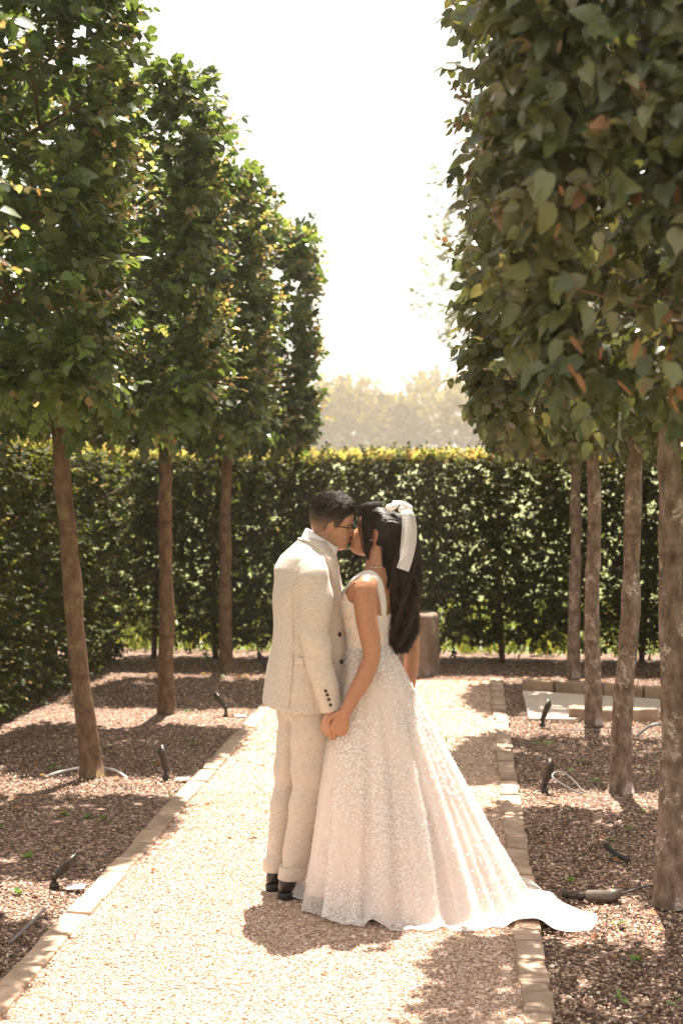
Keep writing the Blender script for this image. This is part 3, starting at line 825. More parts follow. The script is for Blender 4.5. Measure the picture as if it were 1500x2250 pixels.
spotlight(-1.85, 6.18, rad(15), rad(38), 'dark spotlight tilted low to the right on the left bed, nearest the camera', .06, .12)
spotlight(-1.85, 8.52, rad(160), rad(72), 'dark spotlight standing nearly upright beside the left kerb', .075, .125)
spotlight(-1.88, 10.82, rad(170), rad(48), 'dark spotlight tilted to the left beyond the second left trunk', .085, .125)
spotlight(-1.97, 13.50, rad(170), rad(60), 'small spotlight just behind the groom near the far hedge', .07, .13)
spotlight(.43, 8.34, rad(10), rad(70), 'upright brown spotlight on the right bed beside a cable loop', .065, .13)
spotlight(.53, 10.62, rad(15), rad(68), 'small spotlight in front of the pale side path', .06, .14)

# the fallen one
fl = empty('fallen_spotlight', (.44, 6.19, .03), rad(-2), label='grey spotlight fallen over on the right bed beside the dress train', cat='spotlight')
mk('lamp_head', *loft([((.05, 0, .002), (0, .013, 0), (0, 0, .013)), ((.062, 0, .003), (0, .024, 0), (0, 0, .024)), ((.15, .0, .006), (0, .025, 0), (0, 0, .025)), ((.152, 0, .006), (0, .028, 0), (0, 0, .028)), ((.20, 0, .01), (0, .028, 0), (.012, 0, .028))], 20), plain('weathered grey metal', (.12, .098, .082), .5, .5, .2, 40, .4), parent=fl)
mk('knuckle', *tube([(.035, -.018, 0), (.035, .018, 0)], .017, 14), M_BLACK, parent=fl)
mk('stake', *join([tube([(.035, 0, 0), (-.03, .01, -.004)], .012, 10), tube([(-.028, .01, -.006), (-.035, .01, .02)], [.018, .012], 10)]), M_BLACK, parent=fl)
def cable(name, pts, r, m, lab, mm=40):
    V, F = tube(pts, r, 8, mm); o = mk(name, V, F, m, label=lab, cat='cable'); return o
cable('power_cable', [(.64, 6.19, .04), (.72, 6.22, .06), (.80, 6.33, .045), (.90, 6.36, .05), (1.0, 6.33, .03)], .004, M_RUB, 'thin black cable running from the fallen spotlight to the right trunk')
cable('power_cable', [(.66, 8.30, .01), (.60, 8.31, .03), (.51, 8.33, .075), (.475, 8.36, .10), (.50, 8.42, .115), (.56, 8.44, .10), (.62, 8.40, .05), (.65, 8.36, .02), (.69, 8.35, .01)], .005, M_GREYCAB, 'grey cable bent in a loop on the right bed', 60)
cable('power_cable', [(.54, 10.55, .012), (.66, 10.48, .014), (.80, 10.46, .016), (.95, 10.47, .012)], .004, M_GREYCAB, 'thin cable lying from the far right spotlight to a trunk')
cable('irrigation_hose', [(1.18, 10.30, .0), (1.25, 10.31, .06), (1.32, 10.33, .085), (1.38, 10.33, .07), (1.40, 10.33, -.01)], .011, M_GREYCAB, 'grey hose arching out of the right bed behind the right trunk')
cable('drain_pipe', [(.655, 6.99, .055), (.68, 6.95, .035), (.72, 6.90, .018), (.76, 6.87, .008)], .013, M_RUB, 'short black bent pipe sticking out of the right bed')
cable('irrigation_hose', [(-2.62, 8.56, .0), (-2.52, 8.60, .028), (-2.42, 8.68, .034), (-2.28, 8.68, .034), (-2.18, 8.62, .03), (-2.10, 8.56, .0)], .008, M_WHITEP, 'pale hose looped round the foot of the nearest left trunk')
cable('metal_rod', [(-1.79, 5.40, .02), (-1.78, 5.62, .026), (-1.775, 5.84, .03)], .006, M_GREYCAB, 'thin grey rod lying along the left kerb near the camera', 6)
for (x, y, rz, lab) in ((-1.74, 6.14, .1, 'pale plate lying beside the nearest left spotlight'), (-1.735, 8.45, .0, 'pale plate lying by the second left spotlight'), (-1.76, 10.78, -.1, 'pale plate lying by the third left spotlight')):
    V, F = box((0, 0, 0), (.08, .05, .010))
    o = inst('cover_plate', bevel_mesh('cover_plate', V, F, M_WHITEP, .005, 2), (x, y, .026), (.06, -.05, rz), label=lab, cat='plate', group='plates beside the spotlights')

# worn round stone plinth, shallow flutes, standing at the end of the path
n, rr_ = 64, .37
th = np.linspace(0, 2 * np.pi, n, endpoint=False)
rings = []
for z, k in ((-.02, 1.02), (.05, 1.0), (.2, .985), (.38, .98), (.50, .975), (.545, .965), (.565, .93), (.572, .86), (.575, .5), (.576, .02)):
    fl_ = 1 - .018 * np.abs(np.sin(th * 8)) * (1 if z < .53 else .2)
    rings.append(np.c_[np.cos(th) * rr_ * k * fl_, np.sin(th) * rr_ * k * fl_, np.full(n, z)])
V = np.concatenate(rings); V += (.006 * wavy(V, [9, 22, 45], 4))[:, None] * unit(V * [1, 1, .2])
V[V[:, 2] > .56, 2] += .006 * wavy(V[V[:, 2] > .56], [12], 8)
F = grid_faces(10, n).tolist() + [list(range(9 * n, 10 * n))]
pl = mk('stone_plinth', V, F, M_PLINTH, label='weathered round stone plinth behind the bride at the end of the path', cat='plinth'); pl.location = (-.66, 13.55, .012)
# sprig on the ground just behind the dress
gg = np.random.default_rng(5); m = 9
V, F, C = leaf_mesh(np.c_[gg.uniform(-.04, .04, m), gg.uniform(-.03, .03, m), gg.uniform(.01, .12, m)], np.c_[gg.normal(0, 1, (m, 2)), gg.uniform(.1, .8, m)], np.c_[gg.normal(0, .4, (m, 2)), np.ones(m)], gg.uniform(.03, .06, m), np.tile([(.10, .12, .05)], (m, 1)), T_NEAR)
S1, S2 = tube([(-.03, 0, 0), (0, .01, .06), (.02, 0, .14)], .002, 5)
o = mk('weed_sprig', np.concatenate([V, S1]), F.tolist() + [[i + len(V) for i in f] for f in S2], M_LEAF, False, np.concatenate([C, np.tile([(.1, .1, .05)], (len(S1), 1))]), label='small weed sprig growing in the gravel just behind the dress', cat='plant'); o.location = (-.17, 9.55, .01)

# ------------------------------------------------------------------ the couple
# local frame: X right across the view, Y away, Z up, origin on the path 6.2 m down the avenue
ORG = np.array([-.5637, 6.1944, .018])
RX, RY = np.array([math.cos(TH), math.sin(TH), 0]), np.array([-math.sin(TH), math.cos(TH), 0])
def person(bx, by, lab):
    return empty('person', tuple(ORG + RX * bx + RY * by), TH, label=lab, cat='person'), np.array([bx, by, 0.])

def fabric(name, c1, c2, sheen=.2, weave=900, bmp=.25, rough=.85, slub=True):
    def b(nt, p, out):
        v = coord(nt, (1, 1, 9)); h = coord(nt, (8, 8, 1))
        f = noise(nt, 60, 4, .75, h); f2 = noise(nt, 42, 5, .8, v)
        m = nt.nodes.new('ShaderNodeMath'); m.operation = 'ADD'; nt.links.new(f, m.inputs[0]); nt.links.new(f2, m.inputs[1])
        m2 = nt.nodes.new('ShaderNodeMath'); m2.operation = 'MULTIPLY'; m2.inputs[1].default_value = .5; nt.links.new(m.outputs[0], m2.inputs[0])
        c = ramp(nt, m2.outputs[0], [(.38, c1), (.60, c2)])
        big = noise(nt, 5, 4, .6)
        c = mixc(nt, .3, c, ramp(nt, big, [(.3, (.85, .84, .82)), (.7, (1.08, 1.07, 1.06))]), 'MULTIPLY')
        nt.links.new(c, p.inputs['Base Color'])
        p.inputs['Roughness'].default_value = rough; p.inputs['Specular IOR Level'].default_value = .15
        p.inputs['Sheen Weight'].default_value = sheen
        bump(nt, p, m2.outputs[0], bmp, .002)
    return mat(name, b)
M_LINEN = fabric('oatmeal linen', (.39, .33, .28), (.66, .585, .52))
M_SHIRT = plain('white cotton', (.80, .79, .80), .8, .2)
M_TIE = fabric('pale peach silk', (.70, .53, .43), (.78, .62, .52), .1, rough=.5)
M_SHOE = plain('dark brown leather', (.014, .008, .006), .28, .5, 0, 18, .3)
M_BUTTON = plain('horn button', (.03, .018, .012), .35)
def skin_material(name, sc=(.9, .45, .3)):
    def b(nt, p, out):
        a = N(nt, 'ShaderNodeAttribute', _attribute_name='Col')
        f = noise(nt, 45, 4)
        c = mixc(nt, .45, a.outputs['Color'], ramp(nt, f, [(.3, (.80, .74, .70)), (.7, (1.14, 1.1, 1.08))]), 'MULTIPLY')
        bump(nt, p, noise(nt, 300, 4), .15, .002)
        nt.links.new(c, p.inputs['Base Color'])
        p.inputs['Roughness'].default_value = .48; p.inputs['Specular IOR Level'].default_value = .35
        p.inputs['Subsurface Weight'].default_value = .12
        p.inputs['Subsurface Radius'].default_value = (.012, .005, .003)
        p.inputs['Subsurface Scale'].default_value = 1.0
    return mat(name, b)
M_SKIN = skin_material('skin')
def hair_b(nt, p, out):
    f = noise(nt, 40, 2); a = N(nt, 'ShaderNodeAttribute', _attribute_name='Col')
    nt.links.new(mixc(nt, .6, a.outputs['Color'], ramp(nt, f, [(.3, (.4, .4, .4)), (.7, (1.5, 1.45, 1.4))]), 'MULTIPLY'), p.inputs['Base Color'])
    p.inputs['Roughness'].default_value = .5; p.inputs['Specular IOR Level'].default_value = .32
M_HAIR = mat('dark hair', hair_b)

# ---- head -----------------------------------------------------------------
HZ = np.array([0, .010, .022, .035, .045, .055, .065, .075, .09, .105, .118, .13, .15, .17, .19, .21, .225, .235])
HF_ = np.array([.066, .086, .092, .0875, .0925, .094, .0945, .0915, .091, .0895, .087, .0945, .097, .0935, .084, .064, .036, .004])
HB_ = np.array([.030, -.005, -.03, -.052, -.062, -.07, -.077, -.083, -.091, -.097, -.101, -.104, -.106, -.103, -.093, -.071, -.040, -.004])
HW_ = np.array([.020, .034, .044, .052, .056, .059, .062, .064, .067, .0695, .0715, .073, .0755, .0745, .067, .050, .029, .003])
NZ = np.array([.066, .073, .078, .084, .092, .10, .11, .119, .126]); NP = np.array([0, .008, .021, .0275, .0225, .017, .0105, .005, 0])
def head_mesh(nz=90, nth=160, fem=False, off=0.0):
    z = np.linspace(0, .235, nz); s = np.sin(np.linspace(-np.pi / 2, np.pi / 2, nz)); z = (.235 * (.35 * (s + 1) / 2 + .65 * np.linspace(0, 1, nz)))
    xf, xb, wd = np.interp(z, HZ, HF_), np.interp(z, HZ, HB_), np.interp(z, HZ, HW_)
    if fem:
        xf = xf - .004 * np.exp(-((z - .13) / .015) ** 2) - .002 * np.exp(-((z - .02) / .02) ** 2); wd = wd * .94
    th = np.linspace(0, 2 * np.pi, nth, endpoint=False)
    c, s = np.cos(th), np.sin(th)
    V = []
    for zi, f, b, wi in zip(z, xf, xb, wd):
        mx = (f + b) / 2 - .006; e = 2.0 + .35 * np.clip((zi - .02) / .1, 0, 1)
        cc = np.sign(c) * np.abs(c) ** (2 / e); ss = np.sign(s) * np.abs(s) ** (2 / e)
        x = np.where(c > 0, mx + (f - mx) * cc, mx + (mx - b) * cc); y = wi * ss
        fr = (c > 0)
        npz = np.interp(zi, NZ, NP) * (.82 if fem else 1.0)
        sg = np.interp(zi, [.07, .078, .086, .10, .125], [.017, .015, .0115, .008, .009])
        x = x + fr * npz * np.exp(-(y / sg) ** 2)
        # eye sockets, lips, chin groove, cheekbone
        x = x - fr * .0085 * np.exp(-((zi - .113) / .010) ** 2) * (np.exp(-((y - .031) / .014) ** 2) + np.exp(-((y + .031) / .014) ** 2))
        x = x + fr * .0045 * np.exp(-((zi - .1125) / .006) ** 2) * (np.exp(-((y - .031) / .009) ** 2) + np.exp(-((y + .031) / .009) ** 2))
        lip = .0058 * np.exp(-((zi - .0580) / .0036) ** 2) + .0062 * np.exp(-((zi - .0490) / .0042) ** 2) - .003 * np.exp(-((zi - .0535) / .0014) ** 2)
        x = x + fr * lip * np.exp(-(y / .019) ** 2)
        y = y * (1 + fr * .05 * np.exp(-((zi - .09) / .018) ** 2) * np.clip(c, 0, 1))
        V.append(np.c_[x, y, np.full(nth, zi)])
    V = np.concatenate(V)
    F = grid_faces(nz, nth).tolist(); F.append(list(range(nth))[::-1]); F.append(list(range((nz - 1) * nth, nz * nth)))
    return V, F
def ear_parts(sy):
    """ear on the side sy (+1 left, -1 right), head coordinates"""
    y0 = .069 * sy
    k = np.linspace(-2.3, 2.6, 16)
    helix = np.c_[-.006 - .0165 * np.cos(k * .62) + .004 * np.sin(k), y0 + sy * (.010 + .009 * np.cos(k * .5)), .105 + .0285 * np.sin(k * .60)]
    P = [tube(helix, .0042, 8, 24, round_ends=True)]
    P.append(loft([((-.008, y0 + sy * t, .105), (.017 * q, 0, .002 * q), (0, sy * .006 * q, .029 * q)) for t, q in ((-.006, .8), (.002, 1), (.008, .93), (.011, .6))], 18))
    P.append(loft([((.000, y0 + sy * t, .080), (.008 * q, 0, 0), (0, sy * .003 * q, .010 * q)) for t, q in ((-.004, .8), (.002, 1), (.009, .8), (.012, .4))], 12))
    return P
def pose(V, scale, pitch, roll, yaw, at, pivot=(0, 0, .105)):
    """pitch > 0 nods forward; head faces +x before yaw"""
    R = Matrix.Rotation(yaw, 3, 'Z') @ Matrix.Rotation(pitch, 3, 'Y') @ Matrix.Rotation(roll, 3, 'X')
    R = np.array(R)
    return (np.asarray(V) - pivot) * scale @ R.T + at, R
def unpose(V, scale, R, at, pivot=(0, 0, .105)):
    return (V - at) @ R / scale + pivot

# ---- hand -----------------------------------------------------------------
def hand_parts(wrist, d, palm_n, size=.185, curl=.6, thumb_side=1, spread=.10, thumb_curl=.5, curls=None):
    """wrist point, d direction of the fingers, palm_n outward from the palm; fingers bend towards palm_n"""
    d = unit(d); n = unit(palm_n - (np.dot(palm_n, d)) * d); s = np.cross(d, n) * thumb_side
    w_, L = size * .215, size * .50
    P = [loft([(wrist - d * .02, s * w_ * .62, n * w_ * .52, 2.4), (wrist + d * .012, s * w_ * .72, n * w_ * .44, 2.4), (wrist + d * L * .5, s * w_ * 1.0, n * w_ * .37, 2.6), (wrist + d * L * .9, s * w_ * 1.03, n * w_ * .30, 2.6), (wrist + d * L * 1.04, s * w_ * .96, n * w_ * .22, 2.6)], 20)]
    for k, (o, ln, rr) in enumerate(((.72, .92, 1.0), (.25, 1.0, 1.03), (-.24, .94, 1.0), (-.70, .74, .88))):
        b = wrist + d * L * (.93 - .05 * abs(k - 1)) + s * w_ * o
        c = curl if curls is None else curls[k]
        fl = size * .43 * ln; seg = (.44, .31, .25); a = c * .55; pts = [b - d * .012]; rs = [.0085 * rr]
        p = b; dd = unit(d + s * o * spread); pts.append(p); rs.append(.0088 * rr)
        for j in range(3):
            q = math.cos(a) * dd + math.sin(a) * n
            p = p + q * fl * seg[j]; pts.append(p); rs.append((.0082, .0074, .0062)[j] * rr); a += c * (1.15, .9, .6)[j]
        sc = size / .185
        P.append(tube(pts, np.array(rs) * sc, 10, 18, ref=s, round_ends=True))
    b = wrist + d * L * .16 + s * w_ * .75 + n * .004
    td = unit(d * .75 + s * .62 + n * .25); p1 = b + td * size * .17; td2 = unit(d * 1.0 + s * .1 + n * thumb_curl); p2 = p1 + td2 * size * .155; p3 = p2 + unit(d - s * .25 + n * thumb_curl) * size * .11
    P.append(tube([b - td * .012, b, p1, p2, p3], np.array([.013, .0135, .0112, .0095, .007]) * size / .185, 10, 18, ref=n, round_ends=True))
    return P

def strip_on(bvh, pts, half, width_dir, offset=.004, thick=.004, m=24, nw=5, mat_=None):
    """thin closed band lying on a surface along pts; half widths list"""
    q = crom(np.c_[np.asarray(pts, float), half], m); pts, half = q[:, :3], q[:, 3]
    wd = np.asarray(width_dir, float); wd = crom(wd, m) if wd.ndim == 2 else np.tile(wd, (m, 1))
    top, bot = [], []
    t = unit(np.gradient(pts, axis=0))
    for p, hw, w0, tt in zip(pts, half, wd, t):
        w0 = unit(w0 - tt * (tt @ w0))
        for u in np.linspace(-1, 1, nw):
            c = p + w0 * hw * u
            loc, nor, _, _ = bvh.find_nearest(Vector(c))
            loc, nor = np.array(loc), np.array(nor)
            e = .35 if abs(u) > .99 else 1
            top.append(loc + nor * (offset + thick * e)); bot.append(loc + nor * (offset - .006))
    V = np.array(top + bot); k = m * nw
    F = grid_faces(m, nw, False).tolist(); F += [[i + k for i in f[::-1]] for f in grid_faces(m, nw, False)]
    for i in range(m - 1):
        a, b = i * nw, (i + 1) * nw; F += [[a, b, b + k, a + k], [a + nw - 1, a + nw - 1 + k, b + nw - 1 + k, b + nw - 1]]
    for j in range(nw - 1):
        a = j; F.append([a, a + k, a + 1 + k, a + 1]); a = (m - 1) * nw + j; F.append([a, a + 1, a + 1 + k, a + k])
    return V, F
def bvh_of(V, F): return BVHTree.FromPolygons([tuple(v) for v in V], [list(map(int, f)) for f in F])

def strands(paths, r0, r1, ref=(0, 1, .2)):
    """paths (n, m, 3) -> three-sided tapering tubes in one mesh"""
    P = np.asarray(paths); n, m, _ = P.shape
    t = unit(np.gradient(P, axis=1)); ref = np.asarray(ref, float) + 0 * t
    a = unit(np.cross(t, ref)); b = np.cross(t, a)
    r = np.linspace(r0, r1, m)[None, :, None]
    R = [P + r * a, P + r * (-.5 * a + .87 * b), P + r * (-.5 * a - .87 * b)]
    V = np.stack(R, 2).reshape(-1, 3)
    f = []
    for i in range(m - 1):
        for j in range(3): f.append((i * 3 + j, i * 3 + (j + 1) % 3, i * 3 + 3 + (j + 1) % 3, i * 3 + 3 + j))
    F = (np.arange(n) * m * 3)[:, None, None] + np.array(f)[None]
    return V, F.reshape(-1, 4)
def strand_cols(n, m, seed, lo=(.005, .003, .0025), hi=(.055, .029, .018)):  # lit highlights are put into the colour of the browner strands
    t = np.random.default_rng(seed).random((n, 1)) ** 2.2
    return np.repeat(np.asarray(lo) * (1 - t) + np.asarray(hi) * t, m * 3, axis=0)

# =========================================================== groom
groom, GB = person(-.235, 0, 'man in an oatmeal linen suit and glasses kissing the bride')
GY = rad(22)                                  # faces right and a little away
fwd, rgt = np.array([math.cos(GY), math.sin(GY), 0]), np.array([math.sin(GY), -math.cos(GY), 0])
def gmk(name, V, F, m, **kw): return mk(name, np.asarray(V) - GB, F, m, parent=kw.pop('parent', groom), **kw)
GA = np.array([-.047, .055, 1.612])           # head pivot, between the ears
GHS, GHP, GHYAW, GHR = .97, rad(10), rad(6), rad(9)
hv, hf = head_mesh(); hv, GR = pose(hv, GHS, GHP, GHR, GHYAW, GA)
ears = []
for sy in (-1, 1):
    for v, f in ear_parts(sy): ears.append((pose(v, GHS, GHP, GHR, GHYAW, GA)[0], f))
neck = tube([(-.125, .05, 1.43), (-.10, .052, 1.50), (-.075, .054, 1.56), (-.062, .055, 1.63)], [.070, .060, .057, .052], 24, 10, ref=(0, 1, 0))
wr_g = np.array([-.036, -.205, .835])
HG = hand_parts(wr_g, np.array([-.22, .02, -1]), np.array([.45, .9, 0]), .185, .85, 1, .04, .3)
arm_g = tube([(-.10, -.17, 1.42), (-.108, -.20, 1.15), wr_g + [0, 0, .06], wr_g - [0, 0, .01]], [.05, .045, .03, .027], 14, 14)
arm_gl = tube([(-.23, .19, 1.42), (-.22, .22, 1.15), (-.15, .25, .95), (-.10, .26, .84)], [.05, .045, .03, .027], 14, 14)
HGL = hand_parts(np.array([-.10, .26, .84]), np.array([.15, 0, -1]), np.array([0, -1, 0]), .19, .6, 1)
tors = loft([((-.16, .01, z), fwd * a, rgt * b, 2.4) for z, a, b in ((.80, .10, .15), (1.0, .11, .155), (1.2, .11, .165), (1.38, .105, .18), (1.46, .075, .15), (1.50, .055, .08))], 28)
legs_ = [tube([(-.13, -.06, .90), (-.145, -.065, .5), (-.213, -.07, .10), (-.215, -.07, .05)], [.075, .048, .038, .036], 16, 14), tube([(-.19, .09, .90), (-.235, .07, .5), (-.285, .06, .10), (-.287, .06, .05)], [.075, .048, .038, .036], 16, 14)]
bodyV, bodyF = remesh([neck, arm_g, arm_gl, tors] + legs_, .007, 3, .45)
hdV, hdF = remesh([(hv, hf), neck] + ears, .003, 2, .4)
bodyV, bodyF = np.concatenate([bodyV, hdV]), np.concatenate([bodyF, hdF + len(bodyV)])
h1V, h1F = remesh(HG, .0024, 4, .45)
h2V, h2F = remesh(HGL, .0035, 3, .45)
allV = np.concatenate([bodyV, h1V, h2V]); allF = np.concatenate([bodyF, h1F + len(bodyV), h2F + len(bodyV) + len(h1V)])
HP = unpose(allV, GHS, GR, GA)
SK = np.array([.46, .255, .165])
C = np.tile(SK, (len(allV), 1))
isH = allV[:, 2] > 1.50
def blend(C, mask, col): return C * (1 - mask[:, None]) + np.asarray(col) * mask[:, None]
x_, y_, z_ = HP.T
lipm = isH * np.exp(-((z_ - .0535) / .008) ** 2) * (x_ > .085) * np.exp(-(y_ / .022) ** 4)
C = blend(C, lipm * .7, (.42, .17, .12))
brow = isH * np.exp(-((z_ - .1285) / .0045) ** 2) * (x_ > .05) * (np.abs(y_) > .012) * (np.abs(y_) < .052)
C = blend(C, brow * .9, (.03, .018, .014))
C = blend(C, isH * np.exp(-((z_ - .1125) / .004) ** 2) * (x_ > .06) * (np.abs(np.abs(y_) - .031) < .013) * .8, (.05, .03, .025))
C = blend(C, isH * (x_ > .01) * (z_ < .075) * .12, (.20, .13, .10))
def hairline(x): return np.interp(x, [-.11, -.09, -.06, -.03, -.012, .004, .018, .03, .05, .07, .085, .11], [.045, .050, .066, .085, .128, .130, .105, .118, .158, .172, .178, .182])
zl = hairline(x_)
fade = isH * (z_ > zl) * np.clip((z_ - .055) / .085, .30, 1)
notear = np.abs(y_) < .079
C = blend(C, np.clip(fade, 0, .94) * notear, (.022, .014, .011))
C = blend(C, isH * (np.abs(y_) > .074) * (z_ < .14) * .35, (.50, .20, .13))
gmk('body', allV, allF, M_SKIN, col=C)

# hair: a thick cropped cap and short strands swept forward
cv, cf = head_mesh(90, 100)
cap_h = np.clip((cv[:, 2] - np.maximum(hairline(cv[:, 0]) + .012, .150 + .25 * np.clip(cv[:, 0] - .03, 0, 1))) / .03, 0, 1)
topness = np.clip((cv[:, 2] - .15) / .07, 0, 1)
nrm_c = unit((cv - [0, 0, .12]) * [1, 1.2, 1])
thick = cap_h * (.006 + .014 * topness + .004 * np.clip(cv[:, 0] / .09, 0, 1) + .0022 * wavy(cv, [160, 260], 5)) - .004 * (cap_h <= 0)
cvp = cv + nrm_c * thick[:, None]
keepf = [f for f in cf if len(f) == 4 and cap_h[f].max() > 0]
cvq = pose(cvp, GHS, GHP, GHR, GHYAW, GA)[0]
HC = (.014, .008, .006)
hair_g = gmk('hair', cvq, keepf, M_HAIR, col=np.tile(HC, (len(cvq), 1)))
g = np.random.default_rng(3)
idx = g.choice(np.where(cap_h > .35)[0], 2600)
b0 = cvp[idx] + nrm_c[idx] * .001 + g.normal(0, .0018, (2600, 3)); nn = nrm_c[idx]
dirf = unit(np.c_[np.full(2600, .9), g.normal(0, .35, 2600), g.normal(.1, .3, 2600)]); tl = .010 + .016 * topness[idx]
tv = unit(dirf - (dirf * nn).sum(1, keepdims=True) * nn)
pth = np.stack([b0 - nn * .003, b0 + nn * (.0025 + .002 * topness[idx])[:, None] + tv * (tl * .5)[:, None], b0 + nn * (.002 + .004 * g.random(2600) * topness[idx])[:, None] + tv * tl[:, None]], 1)
sv, sf = strands(pth, .0016, .0005)
mk('hair_strands', pose(sv, GHS, GHP, GHR, GHYAW, GA)[0] - GB, sf, M_HAIR, col=strand_cols(2600, 3, 1), parent=hair_g)

# glasses
gl = []
lens = []
for sy in (-1, 1):
    k = np.linspace(0, 2 * np.pi, 33)
    rim = np.c_[.106 - .010 * np.abs(np.cos(k)) ** 2 * 0 - .35 * np.abs(.034 * sy + .024 * np.cos(k)) ** 1.0 * .45, .034 * sy + .025 * np.sign(np.cos(k)) * np.abs(np.cos(k)) ** .7, .1115 + .0195 * np.sign(np.sin(k)) * np.abs(np.sin(k)) ** .75]
    gl.append(tube(rim, .0019, 8))
    gl.append(tube([(.094, .060 * sy, .121), (.080, .071 * sy, .121), (.03, .0765 * sy, .119), (-.008, .078 * sy, .116), (-.024, .078 * sy, .108), (-.036, .076 * sy, .099)], .0024, 8, 22))
gl.append(tube([(.103, -.011, .117), (.108, 0, .119), (.103, .011, .117)], .0018, 8, 7))
V, F = join(gl)
gmk('glasses', pose(V, GHS, GHP, GHR, GHYAW, GA)[0], F, M_RUB)

# trousers
def legpath(cx, cy, rads, zs): return [(np.array([x, y, z]), fwd * r * 1.04, rgt * r * .95, 2.3) for (x, y, r, z) in zip(cx, cy, rads, zs)]
zs = [.98, .86, .74, .62, .52, .42, .32, .22, .14, .085]
nearL = legpath([-.13, -.128, -.125, -.132, -.140, -.153, -.170, -.188, -.203, -.212], [-.05, -.06, -.068, -.07, -.07, -.07, -.07, -.072, -.074, -.074], [.10, .098, .092, .083, .075, .068, .063, .060, .060, .060], zs)
farL = legpath([-.19, -.195, -.20, -.213, -.226, -.242, -.256, -.270, -.280, -.287], [.08, .085, .082, .075, .07, .066, .062, .058, .056, .056], [.10, .097, .090, .081, .073, .066, .061, .058, .058, .058], zs)
pel = loft([((-.158, .012, z), fwd * a, rgt * b, 2.4) for z, a, b in ((.76, .095, .15), (.85, .115, .175), (.95, .12, .175), (1.05, .11, .16))], 28)
tV, tF = remesh([loft(nearL, 28), loft(farL, 28), pel], .0072, 4)
nT = vnormals(tV, tF); sgn = 1
zz = tV[:, 2]
crease = .008 * np.sin(zz * 46 + 5 * wavy(tV, [7], 2)) * np.exp(-((zz - .13) / .07) ** 2) + .008 * np.sin(zz * 30 + 18 * tV[:, 0] + 3 * wavy(tV, [6], 5)) * np.exp(-((zz - .48) / .12) ** 2) + .0045 * wavy(tV * [1, 1, .7], [9, 20, 34], 12) + .008 * np.sin(zz * 24 - 22 * tV[:, 0]) * np.exp(-((zz - .72) / .08) ** 2)
tV = tV + nT * crease[:, None]
gmk('trousers', tV, tF, M_LINEN)
# cuffs are turned up
for secs in (nearL, farL):
    c0, a0, b0, e0 = secs[-1]; c1, a1, b1, _ = secs[-2]
    gmk('trouser_cuff', *loft([(c0 + (c1 - c0) * t_, a0 * q, b0 * q, e0) for t_, q in ((-.03, .9), (-.04, 1.01), (.0, 1.03), (.85, 1.035), (.93, 1.03), (.95, .97))], 32), M_LINEN)

# shoes
def shoe(heel, name='shoe'):
    h = np.array([heel[0], heel[1], 0.])
    S_ = []
    for t_, wd, ht, lift in ((-.002, .012, .030, .028), (.006, .026, .068, .026), (.03, .033, .078, .022), (.07, .034, .080, .02), (.11, .036, .072, .014), (.16, .043, .054, .008), (.21, .046, .043, .006), (.25, .042, .036, .007), (.28, .026, .028, .010), (.292, .008, .018, .013)):
        S_.append((h + fwd * t_ + [0, 0, lift + ht / 2], rgt * wd, np.array([0, 0, ht / 2]), 2.5))
    up_ = loft(S_, 22)
    sole = loft([(h + fwd * .145 + [0, 0, z], fwd * .15 * q, rgt * .044 * q, 2.6) for z, q in ((.012, .96), (.014, 1.0), (.024, 1.0), (.026, .97))], 30)
    hl = loft([(h + fwd * .035 + [0, 0, z], fwd * .04 * q, rgt * .034 * q, 3) for z, q in ((-.004, 1), (.016, 1.0), (.022, .98))], 22)
    o = gmk(name, *up_, M_SHOE)
    mk('sole', join([sole, hl])[0] - GB, join([sole, hl])[1], M_RUB, parent=o)
shoe((-.268, -.095)); shoe((-.328, .038))

# jacket
JS = [(1.545, -.128, .058, .074, 2.0), (1.51, -.135, .083, .120, 2.2), (1.475, -.142, .103, .168, 2.3), (1.42, -.150, .120, .188, 2.4), (1.338, -.152, .131, .190, 2.4), (1.25, -.146, .142, .186, 2.4), (1.17, -.141, .150, .180, 2.4), (1.10, -.141, .156, .181, 2.4), (1.03, -.148, .160, .188, 2.4), (.95, -.157, .162, .195, 2.4), (.87, -.166, .163, .20, 2.4), (.812, -.171, .164, .204, 2.4)]
jt = loft([((x, .012, z), fwd * a, rgt * b, e) for z, x, a, b, e in JS], 44)
# the back hem rides a little higher than the front one
sl = tube([(-.135, -.135, 1.44), (-.118, -.178, 1.40), (-.108, -.197, 1.30), (-.112, -.207, 1.16), (-.098, -.213, 1.06), (-.066, -.21, .93), (-.040, -.205, .835)], [.060, .069, .069, .064, .059, .053, .048], 26, 26, ref=(0, 1, 0))
sl2 = tube([(-.21, .15, 1.44), (-.22, .195, 1.40), (-.21, .215, 1.30), (-.215, .23, 1.16), (-.19, .24, 1.06), (-.11, .26, .84)], [.060, .069, .068, .063, .056, .048], 22, 22, ref=(0, 1, 0))
jV, jF = remesh([jt, sl, sl2], .0065, 4)
nJ = vnormals(jV, jF)
ax, ay, az = jV.T
on_arm = (ay < -.15) * 1.0
wr = .006 * np.sin(az * 60 + 25 * ax + 3 * wavy(jV, [8], 3)) * np.exp(-((az - 1.12) / .09) ** 2) * on_arm
wr += .006 * np.sin(az * 34 - 30 * ax + 2 * wavy(jV, [6], 9)) * np.exp(-((az - 1.36) / .08) ** 2)
wr += 0.003 * wavy(jV * [1, 1, .5], [8, 15], 21) + .0022 * on_arm * wavy(jV * [1, 1, 2.2], [18, 32], 77) + .004 * np.sin(ax * 30 + ay * 20 + 4 * az) * np.exp(-((az - .95) / .15) ** 2) * (1 - on_arm)
wr += .006 * np.exp(-((ax + .30) / .05) ** 2) * np.sin(az * 9 + 1)
jV = jV + nJ * wr[:, None]
